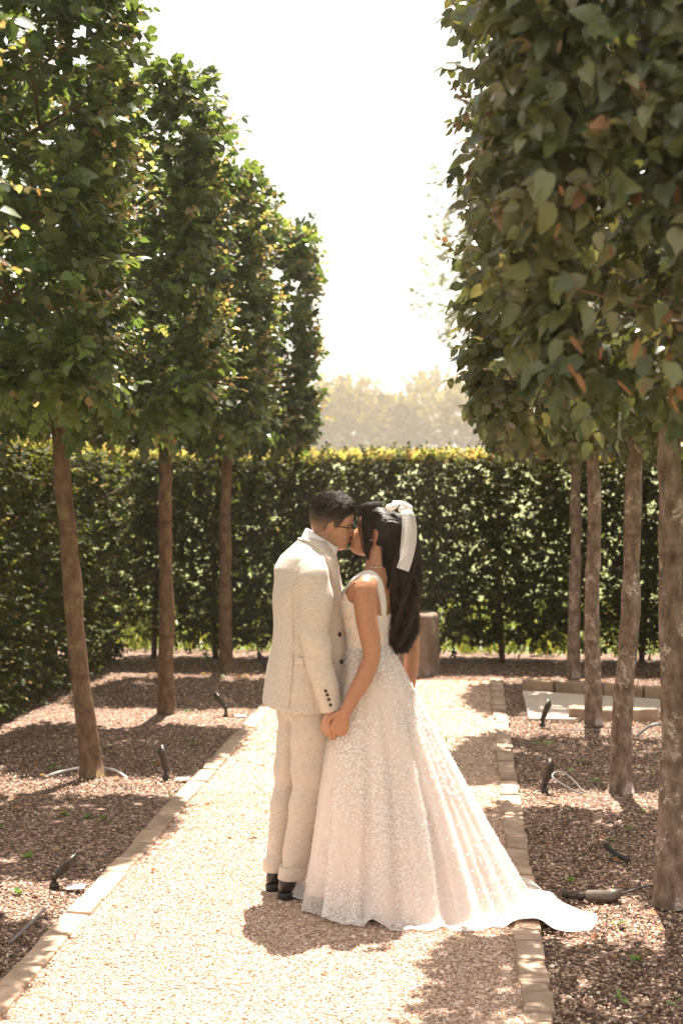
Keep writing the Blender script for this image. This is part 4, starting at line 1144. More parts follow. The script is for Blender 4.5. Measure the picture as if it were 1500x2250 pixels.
jV[:, 2] += np.where(az < .9, .016 * np.clip((-.15 - ax) / .17, 0, 1) * np.clip((.9 - az) / .08, 0, 1), 0)
jacket = gmk('jacket', jV, jF, M_LINEN)
bj = bvh_of(jV, jF)
def on_jacket(name, pts, half, wdir, mat_=M_LINEN, off=.002, th_=.004, m=24):
    V, F = strip_on(bj, pts, half, wdir, off, th_, m)
    return mk(name, V - GB, F, mat_, parent=jacket)
def gp(x, y, yy=-.2): return np.array([(x - 750) / 502., yy, 1.82 - (y - 1060) / 502.])
# collar and lapel
on_jacket('collar', [gp(655, 1186, .08), gp(662, 1186, .0), gp(678, 1188, -.05), gp(700, 1206, -.08), gp(716, 1226, -.10)], [.022, .024, .024, .022, .017], [[-.4, 0, -1], [-.4, -.2, -1], [-.5, -.6, -.6], [-.8, -.6, -.2], [-.8, -.6, 0]], off=.004, th_=.006)
on_jacket('lapel', [gp(716, 1222, -.10), gp(727, 1244, -.12), gp(737, 1272, -.12), gp(746, 1310, -.10), gp(752, 1350, -.06)], [.020, .028, .026, .018, .006], [-.8, -.5, .15], off=.003, th_=.005)
on_jacket('lapel', [gp(724, 1220, .10), gp(732, 1244, .12), gp(742, 1272, .13), gp(748, 1310, .12), gp(752, 1350, .06)], [.018, .026, .026, .018, .006], [-.5, .8, .1], off=.003, th_=.005)
# side vent, pocket flap, back and side seams
on_jacket('vent_flap', [gp(646, 1435, -.16), gp(640, 1480, -.17), gp(634, 1520, -.18), gp(628, 1552, -.18)], [.002, .010, .013, .014], [-1, .3, 0], th_=.0065, off=.002)
on_jacket('pocket_flap', [gp(655, 1450, -.15), gp(664, 1452, -.155), gp(674, 1454, -.16)], [.020, .020, .020], [0, 0, 1], th_=.004)
on_jacket('seam', [gp(646, 1300, -.14), gp(643, 1370, -.16), gp(646, 1430, -.16)], [.0016, .0016, .0016], [1, 0, 0], th_=.002, off=.0005)
on_jacket('seam', [gp(686, 1480, -.16), gp(686, 1520, -.17), gp(687, 1555, -.17)], [.0016, .0016, .0016], [1, 0, 0], th_=.002, off=.0005)
for k in range(4):
    p = gp(716.5 + 4.0 * k, 1511 + 9.3 * k, -.29); l_, n_, _, _ = bj.find_nearest(Vector(p)); l_, n_ = np.array(l_), np.array(n_)
    a_ = unit(np.cross(n_, (0, 0, 1))); b_ = np.cross(n_, a_)
    mk('cuff_button', loft([(l_ + n_ * t_, a_ * .0068 * q, b_ * .0068 * q) for t_, q in ((-.002, 1), (.002, 1.05), (.004, .9), (.0042, .4))], 14)[0] - GB, loft([((0, 0, 0), (1, 0, 0), (0, 1, 0))] * 4, 14)[1], M_BUTTON, parent=jacket)
for p in (gp(753, 1397, -.12), gp(757, 1456, -.12)):
    l_, n_, _, _ = bj.find_nearest(Vector(p)); l_, n_ = np.array(l_), np.array(n_)
    a_ = unit(np.cross(n_, (0, 0, 1))); b_ = np.cross(n_, a_)
    mk('button', loft([(l_ + n_ * t_, a_ * .010 * q, b_ * .010 * q) for t_, q in ((-.002, 1), (.004, 1.05), (.006, .9), (.0062, .4))], 16)[0] - GB, loft([((0, 0, 0), (1, 0, 0), (0, 1, 0))] * 4, 16)[1], M_BUTTON, parent=jacket)
# sleeve cuff slit
on_jacket('cuff_slit', [gp(709, 1505, -.29), gp(716, 1530, -.29), gp(724, 1556, -.28)], [.0015, .0015, .0015], [1, 0, 0], th_=.0025, off=.0005)

# shirt collar, shirt front and tie
rings = []
for (zb, r, tilt) in ((1.475, .079, .30), (1.50, .077, .40), (1.53, .073, .54), (1.556, .069, .64), (1.559, .065, .64), (1.53, .066, .54)):
    c_ = np.array([-.110 + (zb - 1.5) * .45, .050, zb]); rings.append((c_, np.array([r * 1.04, 0, -r * tilt]), np.array([0, r, 0])))
gmk('shirt_collar', *loft(rings, 40), M_SHIRT)
gmk('shirt', *loft([((-.092 + .12 * (1.47 - z), .035, z), fwd * a, rgt * b) for z, a, b in ((1.17, .08, .05), (1.30, .085, .055), (1.40, .080, .06), (1.475, .07, .06), (1.50, .05, .05))], 22), M_SHIRT)
gmk('tie', *join([loft([(np.array([-.040 + .014 * t_, .055, 1.492 - .035 * t_]), np.array([.014, .012, 0]) * q, np.array([0, .016, .004]) * q) for t_, q in ((-.2, .6), (0, 1), (.6, .95), (1.1, .6))], 14), tube([(-.030, .052, 1.46), (-.030, .05, 1.42), (-.03, .045, 1.34)], [.014, .022, .028], 10, 8, flat=.6)]), M_TIE)

# =========================================================== bride
bride, BB = person(.15, 0, 'woman in a white floral lace wedding gown with long train and dark wavy hair')
BY = rad(155)
bf, br = np.array([math.cos(BY), math.sin(BY), 0]), np.array([math.sin(BY), -math.cos(BY), 0])   # facing, her right
def bmk(name, V, F, m, **kw): return mk(name, np.asarray(V) - BB, F, m, parent=kw.pop('parent', bride), **kw)
BHS, BHP, BHR, BHYAW = .93, rad(-20), rad(9), rad(173)
lip = np.array([.1005, 0, .0535])
gl_, _ = pose(lip[None], GHS, GHP, GHR, GHYAW, GA)
_, BR = pose(lip[None], BHS, BHP, BHR, BHYAW, np.zeros(3))
BA = gl_[0] - ((lip - [0, 0, .105]) * BHS) @ BR.T + np.array([-.001, .004, .002])
hv, hf = head_mesh(fem=True); hv, BR = pose(hv, BHS, BHP, BHR, BHYAW, BA)
ears = []
for sy in (-1, 1):
    for v, f in ear_parts(sy): ears.append((pose(v * [1, 1, 1] , BHS, BHP, BHR, BHYAW, BA)[0], f))
nk = BA + np.array([.012, 0, 0])
neck = tube([(.150, .02, 1.355), (.152, .03, 1.42), (.156, .04, 1.49), (nk[0], nk[1], 1.56), (nk[0] - .005, nk[1], 1.62)], [.062, .050, .046, .047, .045], 24, 14, ref=(0, 1, 0))
TS = [(.80, .140, .125, .180), (.92, .134, .118, .178), (1.0, .126, .102, .156), (1.075, .119, .085, .122), (1.13, .116, .084, .118), (1.19, .113, .093, .128), (1.25, .108, .104, .140), (1.285, .108, .106, .144), (1.33, .120, .092, .150), (1.375, .138, .070, .155), (1.405, .147, .050, .120), (1.43, .151, .040, .060)]
tors = loft([((x, 0, z), bf * a, br * b, 2.2) for z, x, a, b in TS], 36)
bust = [loft([(np.array([.108, 0, 1.262]) + bf * (.050 + k) - br * (.058 * sy) + [0, 0, -.008 * k * 10], br * .056 * q, np.array([0, 0, .055]) * q) for k, q in ((-.02, 1), (.02, .97), (.045, .78), (.058, .5), (.063, .15))], 18) for sy in (-1, 1)]
wr_b = np.array([.014, -.268, .832])
arm_n = tube([(.120, -.120, 1.372), (.103, -.156, 1.345), (.103, -.178, 1.25), (.120, -.192, 1.15), (.128, -.203, 1.065), (.098, -.225, .985), (.055, -.248, .91), wr_b], [.040, .050, .0475, .0445, .0375, .0385, .032, .0245], 20, 34, ref=(0, 1, 0))
arm_f = tube([(.19, .10, 1.372), (.222, .138, 1.345), (.262, .165, 1.25), (.30, .185, 1.15), (.318, .195, 1.06), (.312, .18, .96), (.298, .15, .85)], [.040, .046, .043, .040, .035, .034, .024], 18, 28, ref=(0, 1, 0))
HBn = hand_parts(wr_b, np.array([-.40, .05, -1]), np.array([.15, 1, .1]), .172, .9, -1, .03, .6, curls=(1.15, 1.2, 1.28, 1.35))
HBf = hand_parts(np.array([.298, .15, .85]), np.array([-.1, -.1, -1]), np.array([0, -1, 0]), .17, .5, 1)
legsb = [tube([(.12, -.07, .9), (.12, -.06, .5), (.11, -.06, .10), (.09, -.05, .04)], [.09, .06, .04, .04], 14, 10), tube([(.15, .07, .9), (.14, .06, .5), (.13, .06, .10), (.11, .06, .04)], [.09, .06, .04, .04], 14, 10)]
upV, upF = remesh([(hv, hf), neck, arm_n, arm_f, tors] + bust + ears, .0040, 3, .45)
loV, loF = remesh(legsb, .01, 2)
h1V, h1F = remesh(HBn, .0024, 4, .45); h2V, h2F = remesh(HBf, .0035, 3, .45)
allV = np.concatenate([upV, loV, h1V, h2V]); k1 = len(upV); k2 = k1 + len(loV); k3 = k2 + len(h1V)
allF = np.concatenate([upF, loF + k1, h1F + k2, h2F + k3])
HP = unpose(allV, BHS, BR, BA); x_, y_, z_ = HP.T
C = np.tile([.40, .195, .112], (len(allV), 1)); isH = (allV[:, 2] > 1.49)
C = blend(C, isH * np.exp(-((z_ - .0535) / .008) ** 2) * (x_ > .085) * np.exp(-(y_ / .022) ** 4) * .7, (.40, .13, .11))
C = blend(C, isH * np.exp(-((z_ - .1285) / .004) ** 2) * (x_ > .05) * (np.abs(y_) > .012) * (np.abs(y_) < .05) * .9, (.03, .018, .014))
C = blend(C, isH * (np.abs(y_) > .070) * (z_ < .14) * (np.abs(x_) < .03) * .3, (.50, .20, .14))
bmk('body', allV, allF, M_SKIN, col=C)
bb = bvh_of(upV, upF)

# ---- gown -----------------------------------------------------------------
def lining_b(nt, p, out):
    f = noise(nt, 6, 3)
    nt.links.new(ramp(nt, f, [(.3, (.82, .66, .56)), (.7, (.89, .75, .66))]), p.inputs['Base Color'])
    p.inputs['Roughness'].default_value = .55; p.inputs['Sheen Weight'].default_value = .2
M_LINING = mat('blush lining', lining_b)
def tulle_b(nt, p, out):
    p.inputs['Base Color'].default_value = (.86, .82, .79, 1); p.inputs['Roughness'].default_value = .8; p.inputs['Specular IOR Level'].default_value = .15
    t = nt.nodes.new('ShaderNodeBsdfTranslucent'); t.inputs['Color'].default_value = (.86, .82, .79, 1)
    m1 = nt.nodes.new('ShaderNodeMixShader'); m1.inputs[0].default_value = .4
    nt.links.new(p.outputs[0], m1.inputs[1]); nt.links.new(t.outputs[0], m1.inputs[2])
    tr = nt.nodes.new('ShaderNodeBsdfTransparent')
    m2 = nt.nodes.new('ShaderNodeMixShader')
    # fine net: open holes between woven threads
    v = nt.nodes.new('ShaderNodeTexVoronoi'); v.feature = 'DISTANCE_TO_EDGE'; v.inputs['Scale'].default_value = 420
    nt.links.new(coord(nt), v.inputs['Vector'])
    hole = ramp(nt, v.outputs['Distance'], [(.10, (.18, .18, .18)), (.22, (.66, .66, .66))])
    nt.links.new(hole, m2.inputs[0]); nt.links.new(m1.outputs[0], m2.inputs[1]); nt.links.new(tr.outputs[0], m2.inputs[2])
    nt.links.new(m2.outputs[0], out.inputs['Surface'])
M_TULLE = mat('ivory tulle', tulle_b)
def lace_b(nt, p, out):
    p.inputs['Base Color'].default_value = (.90, .87, .85, 1); p.inputs['Roughness'].default_value = .7; p.inputs['Specular IOR Level'].default_value = .25
    t = nt.nodes.new('ShaderNodeBsdfTranslucent'); t.inputs['Color'].default_value = (.84, .81, .79, 1)
    m1 = nt.nodes.new('ShaderNodeMixShader'); m1.inputs[0].default_value = .3
    nt.links.new(p.outputs[0], m1.inputs[1]); nt.links.new(t.outputs[0], m1.inputs[2]); nt.links.new(m1.outputs[0], out.inputs['Surface'])
M_LACE = mat('white lace', lace_b)

# bodice: torso surface pushed out, cut along the neckline
tsV, tsF = remesh([tors] + bust, .006, 4)
tn = vnormals(tsV, tsF)
if (tn * (tsV - tsV.mean(0))).sum() < 0: tn = -tn
bV = tsV + tn * .0055
fr = (bV[:, :2] - [.118, 0]) @ bf[:2]                       # front positive
sd_ = (bV[:, :2] - [.118, 0]) @ br[:2]
neckl = np.interp(fr, [-.11, -.06, 0, .05, .10, .16], [1.225, 1.232, 1.275, 1.332, 1.338, 1.315]) - .02 * np.exp(-(sd_ / .03) ** 2) * (fr > .06)
ok = (bV[:, 2] < neckl) & (bV[:, 2] > 1.045)
kf = tsF[ok[tsF].all(1)]
used_ = np.unique(kf); remap = -np.ones(len(bV), int); remap[used_] = np.arange(len(used_))
bodV, bodF = bV[used_], remap[kf]; bodN = tn[used_]
gown = bmk('gown_bodice', bodV, bodF, M_LINING)

# skirt and train
foot = np.array([(-.186, -.079), (-.152, -.20), (-.118, -.33), (-.05, -.46), (.07, -.492), (.20, -.545), (.337, -.567), (.484, -.567), (.65, -.545), (.815, -.53), (.93, -.575), (1.03, -.50), (1.03, -.38), (.93, -.15), (.80, .06), (.62, .24), (.42, .35), (.22, .39), (.02, .34), (-.12, .21), (-.18, .06)])
NA, NS = 380, 80
fc = np.concatenate([foot[-2:], foot, foot[:3]])
dense = crom(fc, 4000)[int(4000 * 2 / (len(fc) - 1)):int(4000 * (2 + len(foot)) / (len(fc) - 1))]
cum = np.r_[0, np.cumsum(np.linalg.norm(np.diff(np.r_[dense, dense[:1]], axis=0), axis=1))]
u_ = np.linspace(0, cum[-1], NA, endpoint=False)
Hm = np.c_[np.interp(u_, cum[:-1], dense[:, 0]), np.interp(u_, cum[:-1], dense[:, 1])]
c0 = np.array([.119, 0.]); zw = 1.082
ang = np.unwrap(np.arctan2(Hm[:, 1] - c0[1], Hm[:, 0] - c0[0]))
ang = .8 * ang + .2 * (ang[0] + np.arange(NA) / NA * 2 * np.pi * np.sign(ang[-1] - ang[0]))
dirs = np.c_[np.cos(ang), np.sin(ang)]
al, be = dirs @ bf[:2], dirs @ br[:2]
rw = 1 / np.sqrt((al / .092) ** 2 + (be / .128) ** 2)
Wp = c0 + dirs * rw[:, None]
Dv = Hm - Wp; D = np.linalg.norm(Dv, axis=1); Du = Dv / D[:, None]
cosd = np.cos(ang - math.radians(-18))                     # train direction
dgl = np.interp(cosd, [-1, -.3, .3, .8, 1], [.36, .33, .32, .50, .62])
dg = np.minimum(D, dgl)
def skirt(inset=0.0, end=1.0, seed=5, foldamp=1.0, full=1.0):
    g = np.random.default_rng(seed); T = np.linspace(0, 1, NS) ** .95 * end
    L1 = np.sqrt(dg ** 2 + zw ** 2); L2 = D - dg; L = L1 + L2
    l = T[:, None] * L[None]
    t1 = np.clip(l / L1, 0, 1); fl = np.clip(l - L1, 0, None)
    bulge = t1 ** np.interp(cosd, [-1, 0, 1], [.90, .86, 1.10])[None]
    h = dg * bulge + fl; z = zw * (1 - t1) * (1 + .04 * np.sin(np.pi * t1)) + .008
    for _ in range(7):                                     # soften the break where cloth meets the ground
        z[1:-1] = .25 * z[:-2] + .5 * z[1:-1] + .25 * z[2:]; h[1:-1] = .25 * h[:-2] + .5 * h[1:-1] + .25 * h[2:]
    P = np.stack([Wp[None, :, 0] + Du[None, :, 0] * h, Wp[None, :, 1] + Du[None, :, 1] * h, z], -1)
    a0 = ang[None, :] + .10 * np.sin(3 * T[:, None] + 2 * ang[None, :])
    fold = np.sin(15 * a0 + .6) + .7 * np.sin(24 * a0 + 2.1) + .5 * np.sin(9 * a0 + 4) + .35 * np.sin(41 * a0 + 1)
    fold = np.sign(fold) * np.abs(fold / 1.6) ** .85
    A = (.0035 + .024 * np.clip(t1 * 1.05, 0, 1) ** 1.25) * foldamp * np.where(l > L1, 1 - .55 * np.clip(fl / .12, 0, 1), 1)
    V = P.reshape(-1, 3); F = grid_faces(NS, NA)
    n_ = vnormals(V, F).reshape(NS, NA, 3)
    if (n_[10, :, :2] * dirs).sum() < 0: n_ = -n_
    P = P + n_ * (A * fold - inset)[..., None]
    # loose cloth lying on the gravel: low rucks
    ruck = np.clip(fl / .05, 0, 1)
    rk = wavy(P.reshape(-1, 3) * [1, 1, 0], [9, 17, 30], 31).reshape(NS, NA)
    P[..., 2] += ruck * (.018 + .026 * rk) * (1 - .8 * np.clip((T[:, None] / end - .86) / .14, 0, 1))
    edge = np.clip((T[:, None] / end - .93) / .07, 0, 1)
    u2 = np.arange(NA)[None] / NA * 2 * np.pi
    P[..., 2] += edge * .005 * np.sin(23 * u2 + 4 * np.sin(5 * u2)) * full
    P[..., :2] += (edge * .007 * np.sin(17 * u2 + 2 * np.sin(5 * u2)))[..., None] * Du[None]
    wx_ = ORG[0] + math.cos(TH) * P[..., 0] - math.sin(TH) * P[..., 1]          # over the kerb stones the cloth rides higher
    lie = .008 + .040 * np.exp(-((wx_ - (PR + KW / 2)) / .085) ** 4)
    P[..., 2] = np.maximum(P[..., 2], lie - .003 * (inset > 0))
    return P, n_, T, t1
Po, no_, T, t1 = skirt()
Pi, _, _, _ = skirt(.012, .945, 5, .9)
sk = bmk('skirt', Pi.reshape(-1, 3), grid_faces(NS, NA), M_LINING, parent=gown)
mk('tulle_overskirt', Po.reshape(-1, 3) - BB, grid_faces(NS, NA), M_TULLE, parent=sk)
# hem trim, a narrow stitched edge
hem = Po[-1]; hem_c = np.r_[hem, hem[:1]]
V, F = tube(hem_c, .0018, 6)
mk('hem', V - BB, F, M_LACE, parent=sk)

# appliqued flowers: five round petals with a raised rim
k = np.arange(20) / 20 * 2 * np.pi
pet = np.abs(np.cos(2.5 * k)) ** .6 * .45 + .55
FV = np.r_[[[0, 0, .05]], np.c_[np.cos(k) * pet * .5, np.sin(k) * pet * .5, np.full(20, .02)], np.c_[np.cos(k) * pet, np.sin(k) * pet, np.full(20, .16)]]
FF = np.array([[0, 1 + i, 1 + (i + 1) % 20] for i in range(20)] + [[1 + i, 21 + i, 21 + (i + 1) % 20] for i in range(20)] + [[1 + i, 21 + (i + 1) % 20, 1 + (i + 1) % 20] for i in range(20)])
k = np.arange(10) / 10 * 2 * np.pi; pet = np.where(np.arange(10) % 2 == 0, 1.0, .55)
FV = np.r_[[[0, 0, .06]], np.c_[np.cos(k) * pet, np.sin(k) * pet, np.where(np.arange(10) % 2 == 0, .22, .02)]]
FF = np.array([[0, 1 + i, 1 + (i + 1) % 10] for i in range(10)])
def flowers(P, Nn, size, g):
    n = len(P); Nn = unit(Nn + g.normal(0, .12, (n, 3))); a = unit(np.cross(Nn, g.normal(0, 1, (n, 3)))); b = np.cross(Nn, a)
    V = P[:, None] + size[:, None, None] * (FV[None, :, 0:1] * a[:, None] + FV[None, :, 1:2] * b[:, None] + FV[None, :, 2:3] * Nn[:, None])
    F = (np.arange(n) * len(FV))[:, None, None] + FF[None]
    return V.reshape(-1, 3), F.reshape(-1, 3)
g = np.random.default_rng(8)
cell = np.linalg.norm(np.cross(np.roll(Po, -1, 1)[:-1] - Po[:-1], Po[1:] - Po[:-1]), axis=-1)
cw = cell.copy()
cl = wavy(Po[:-1].reshape(-1, 3), [11, 19, 33], 17).reshape(cell.shape)
cw *= np.clip(.75 + .85 * cl, .12, 1.9) * np.interp(T[:-1], [0, .08, .3, .6, .85, 1], [2.2, 1.5, 1.0, .85, .9, 1.2])[:, None]
nfl = 18000
ch = g.choice(cw.size, nfl, p=(cw / cw.sum()).ravel()); ci, cj = np.unravel_index(ch, cw.shape)
fu, fv = g.random((nfl, 1)), g.random((nfl, 1)); cj2 = (cj + 1) % NA
pp = (Po[ci, cj] * (1 - fu) + Po[ci, cj2] * fu) * (1 - fv) + (Po[ci + 1, cj] * (1 - fu) + Po[ci + 1, cj2] * fu) * fv
V, F = flowers(pp + no_[ci, cj] * .002, no_[ci, cj], g.uniform(.003, .0072, nfl), g)
mk('lace_flowers', V - BB, F, M_LACE, smooth=False, parent=sk, kind='stuff')
ch = g.choice(len(bodV), 1500)
V, F = flowers(bodV[ch] + bodN[ch] * .002, bodN[ch], g.uniform(.005, .0095, 1500), g)
mk('lace_flowers', V - BB, F, M_LACE, smooth=False, parent=gown, kind='stuff')
# shoulder straps
def bp(x, y, yy): return np.array([(x - 750) / 502., yy, 1.82 - (y - 1060) / 502.])
bfull = bvh_of(upV, upF)
V, F = strip_on(bfull, [bp(764, 1312, -.05), bp(776, 1288, -.08), bp(790, 1270, -.095), bp(808, 1272, -.095), bp(826, 1294, -.085), bp(838, 1325, -.085), bp(846, 1362, -.08)], [.020, .020, .020, .023, .024, .023, .021], [[.5, .8, .2], [.5, .8, .2], [.3, .9, .3], [.35, .9, .3], [.9, .5, .3], [.9, .5, .2], [1, .4, 0]], .003, .004, 40, 6)
strap = mk('strap', V - BB, F, M_LACE, parent=gown)
V, F = strip_on(bfull, [bp(790, 1312, .12), bp(806, 1280, .12), bp(825, 1268, .12), bp(845, 1290, .11), bp(856, 1330, .08), bp(860, 1362, .05)], [.019] * 6, [.5, .8, 0], .003, .004, 30, 6)
mk('strap', V - BB, F, M_LACE, parent=gown)

# ---- hair -----------------------------------------------------------------
def fhair(x): return np.interp(x, [-.11, -.06, -.03, -.016, .008, .022, .045, .07, .088, .11], [.03, .03, .05, .120, .134, .120, .150, .172, .184, .19])
cv, cf = head_mesh(90, 100, fem=True)
cap_h = np.clip((cv[:, 2] - fhair(cv[:, 0])) / .012, 0, 1)
nrm_c = unit((cv - [0, 0, .12]) * [1, 1.2, 1])
lift = .006 + .012 * np.clip((cv[:, 2] - .12) / .1, 0, 1) * np.clip(1 - cv[:, 0] / .1, .2, 1) + .010 * np.clip(-cv[:, 0] / .1, 0, 1)
cvp = cv + nrm_c * (cap_h * (lift + .0016 * wavy(cv * [.3, 1, .5], [200, 330], 6)) - .004 * (cap_h <= 0))[:, None]
kf = [f for f in cf if len(f) == 4 and cap_h[f].max() > 0]
hair = bmk('hair', pose(cvp, BHS, BHP, BHR, BHYAW, BA)[0], kf, M_HAIR, col=np.tile((.009, .005, .004), (len(cvp), 1)))
lev = np.array([1138, 1160, 1184, 1218, 1246, 1302, 1358, 1400, 1428, 1446]); lx = np.array([846, 846, 848, 846, 846, 858, 861, 858, 862, 868]); rx = np.array([904, 912, 918, 926, 926, 921, 913, 912, 900, 888])
hy = np.array([.055, .055, .055, .05, .045, .035, .03, .025, .02, .02]); hd_ = np.array([.060, .064, .066, .070, .075, .078, .075, .066, .05, .03])
cxs = ((lx + rx) / 2 - 750) / 502; hw = (rx - lx) / 2 / 502; zz = 1.82 - (lev - 1060) / 502
core = loft([((a, y, z), (b * .66, 0, 0), (0, d * .66, 0)) for a, y, z, b, d in zip(cxs[:8], hy, zz, hw * [1, 1, 1, 1, 1, 1, .85, .45, .3, .2], hd_ * [1, 1, 1, 1, 1, 1, .85, .45, .3, .2])], 30)
cr = np.array(core[0]); cr[:, 0] += .004 * np.sin(cr[:, 2] * 55 + cr[:, 1] * 40) ; cr[:, 1] += .004 * np.sin(cr[:, 2] * 48 + cr[:, 0] * 60)
mk('hair_length', cr - BB, core[1], M_HAIR, col=np.tile((.006, .0035, .003), (len(cr), 1)), parent=hair)
g = np.random.default_rng(4)
n = 1700; m = 24
ph = g.uniform(0, 2 * np.pi, n); rho = np.sqrt(g.uniform(.35, 1.0, n))
endk = 1 - .34 * g.random(n) ** 1.2
tt = np.linspace(0, 1, m)[None] * endk[:, None]
lv_ = tt * (len(lev) - 1)
gx = lambda arr: np.interp(lv_, np.arange(len(lev)), arr)
wphase = np.round(ph * 3.2) * 1.7 + g.normal(0, .22, n)
amp = .021 * np.clip(tt * 1.9 - .25, 0, 1)
X = gx(cxs) + gx(hw) * rho[:, None] * np.cos(ph)[:, None] + amp * np.sin(tt * 26 + wphase[:, None])
Y = gx(hy) + gx(hd_) * rho[:, None] * np.sin(ph)[:, None] + amp * np.cos(tt * 24 + wphase[:, None] * 1.3)
Z = gx(zz) + .004 * g.normal(0, 1, (n, 1))
# the root end lies on the crown of the head
rootz = np.clip(1 - tt / .16, 0, 1) ** 1.2
ri = g.choice(np.where((cap_h > .9) & (cv[:, 0] < .05))[0], n)
RP = pose(cvp[ri] + nrm_c[ri] * .001, BHS, BHP, BHR, BHYAW, BA)[0]
P = np.stack([X, Y, Z], -1)
order = np.argsort(RP[:, 1]); order2 = np.argsort(P[:, 6, 1]); RPs = np.empty_like(RP); RPs[order2] = RP[order]
P = P * (1 - rootz[..., None]) + (RPs[:, None] + (P - P[:, :1]) * .25) * rootz[..., None]
V, F = strands(P, .0014, .0007)
mk('hair_strands', V - BB, F, M_HAIR, col=strand_cols(n, m, 2), parent=hair)
# flyaway strands; the backlight is put into their lighter brown
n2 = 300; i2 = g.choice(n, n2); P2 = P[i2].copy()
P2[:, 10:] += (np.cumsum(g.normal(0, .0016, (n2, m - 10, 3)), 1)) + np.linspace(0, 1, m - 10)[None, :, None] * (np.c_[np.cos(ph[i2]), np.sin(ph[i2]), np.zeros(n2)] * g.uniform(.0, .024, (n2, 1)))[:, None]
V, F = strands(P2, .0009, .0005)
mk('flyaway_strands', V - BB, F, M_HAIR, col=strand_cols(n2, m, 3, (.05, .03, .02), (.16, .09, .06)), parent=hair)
def lock(name, pts, wd, n, seed, wave=.004, k=10):
    g = np.random.default_rng(seed); q = crom(np.c_[pts, wd], 26)
    o = g.normal(0, .5, (n, 2)); tt = np.linspace(0, 1, 26)
    P = q[None, :, :3] + np.stack([o[:, :1] * q[None, :, 3], o[:, 1:] * q[None, :, 3] * .6, 0 * o[:, :1] * q[None, :, 3]], -1)
    P[..., 0] += wave * np.sin(tt * k + o[:, :1]) * tt; P[..., 2] += g.normal(0, .003, (n, 1))
    V, F = strands(P, .0015, .0006); mk(name, V - BB, F, M_HAIR, col=strand_cols(n, 26, seed), parent=hair)
ny = BA[1] - .070
lock('hair_lock', [bp(828, 1114, ny + .04), bp(812, 1122, ny + .015), bp(806, 1145, ny + .002), bp(806, 1172, ny - .002), bp(807, 1196, ny - .002), bp(804, 1216, ny - .002), bp(808, 1236, ny)], [.030, .032, .030, .026, .022, .015, .006], 240, 1)
lock('hair_lock', [bp(812, 1122, BA[1] + .05), bp(803, 1150, BA[1] + .07), bp(800, 1190, BA[1] + .08), bp(792, 1216, BA[1] + .08), bp(782, 1236, BA[1] + .07), bp(773, 1256, BA[1] + .06)], [.026, .028, .022, .022, .016, .006], 150, 2, .006)
lock('hair_lock', [bp(845, 1190, ny + .02), bp(843, 1215, ny + .005), bp(845, 1245, ny - .005), bp(848, 1275, ny - .01), bp(852, 1300, -.07)], [.014, .016, .016, .012, .005], 90, 3)

# ---- bow with two tails ------------------------------------------------------
def organza_b(nt, p, out):
    p.inputs['Base Color'].default_value = (.88, .86, .87, 1); p.inputs['Roughness'].default_value = .5
    tr = nt.nodes.new('ShaderNodeBsdfTransparent'); m2 = nt.nodes.new('ShaderNodeMixShader'); m2.inputs[0].default_value = .66
    nt.links.new(p.outputs[0], m2.inputs[1]); nt.links.new(tr.outputs[0], m2.inputs[2]); nt.links.new(m2.outputs[0], out.inputs['Surface'])
M_ORG = mat('white organza', organza_b)
M_BOW = mat('white bow organza', organza_b); [setattr(x.inputs[0], 'default_value', .16) for x in M_BOW.node_tree.nodes if x.type == 'MIX_SHADER']
bow = bmk('hair_bow', *loft([(bp(880, 1128, -.045) + np.array([0, t_, 0]), np.array([.014, 0, .004]) * q, np.array([-.003, 0, .016]) * q) for t_, q in ((-.018, .3), (-.014, .8), (0, 1), (.014, .9), (.02, .4))], 14), M_LACE)
def ribbon(pts, half, wdir, th_=.0012, m=30):
    q = crom(np.c_[pts, half], m); p, h = q[:, :3], q[:, 3]; wd = np.asarray(wdir, float); wd = crom(wd, m) if wd.ndim == 2 else np.tile(wd, (m, 1))
    t_ = unit(np.gradient(p, axis=0)); w_ = unit(wd - t_ * (t_ * wd).sum(1, keepdims=True)); n_ = np.cross(w_, t_)
    R = np.stack([p - w_ * h[:, None] + n_ * th_, p + n_ * th_ * 2.2, p + w_ * h[:, None] + n_ * th_, p + w_ * h[:, None] - n_ * th_, p + n_ * th_ * .2, p - w_ * h[:, None] - n_ * th_], 1)
    F = grid_faces(m, 6).tolist() + [list(range(6))[::-1], list(range((m - 1) * 6, m * 6))]
    return R.reshape(-1, 3), F, (p, t_, w_, n_)
k0 = bp(881, 1128, -.055)
gb = np.random.default_rng(12)
for c_, ra, rb, rc, tilt in ((bp(861, 1121, -.062), .031, .019, .017, -.25), (bp(893, 1121, -.030), .028, .019, .018, .5), (bp(874, 1114, -.030), .026, .020, .014, .1)):
    S_ = []
    ux = np.array([math.cos(tilt), .15, -math.sin(tilt)])
    for f_ in np.linspace(-1, 1, 15):
        q = math.sqrt(max(1 - f_ * f_, .02)) * (.75 + .25 * abs(f_))
        S_.append((c_ + ux * ra * f_, np.array([0, rb * q, 0]), np.array([math.sin(tilt), 0, math.cos(tilt)]) * rc * q))
    V, F = loft(S_, 26); V = V + (.0026 * wavy(V, [90, 150], int(gb.integers(1e6))))[:, None] * unit(V - c_)
    mk('loop', V - BB, F, M_BOW, parent=bow)
V, F, fr1 = ribbon([bp(884, 1130, -.06), bp(893, 1138, -.074), bp(899, 1165, -.078), bp(898, 1200, -.080), bp(890, 1235, -.084), bp(882, 1258, -.086)], [.012, .026, .028, .028, .027, .027], [1, .25, .12])
t1_ = mk('tail', V - BB, F, M_ORG, parent=bow)
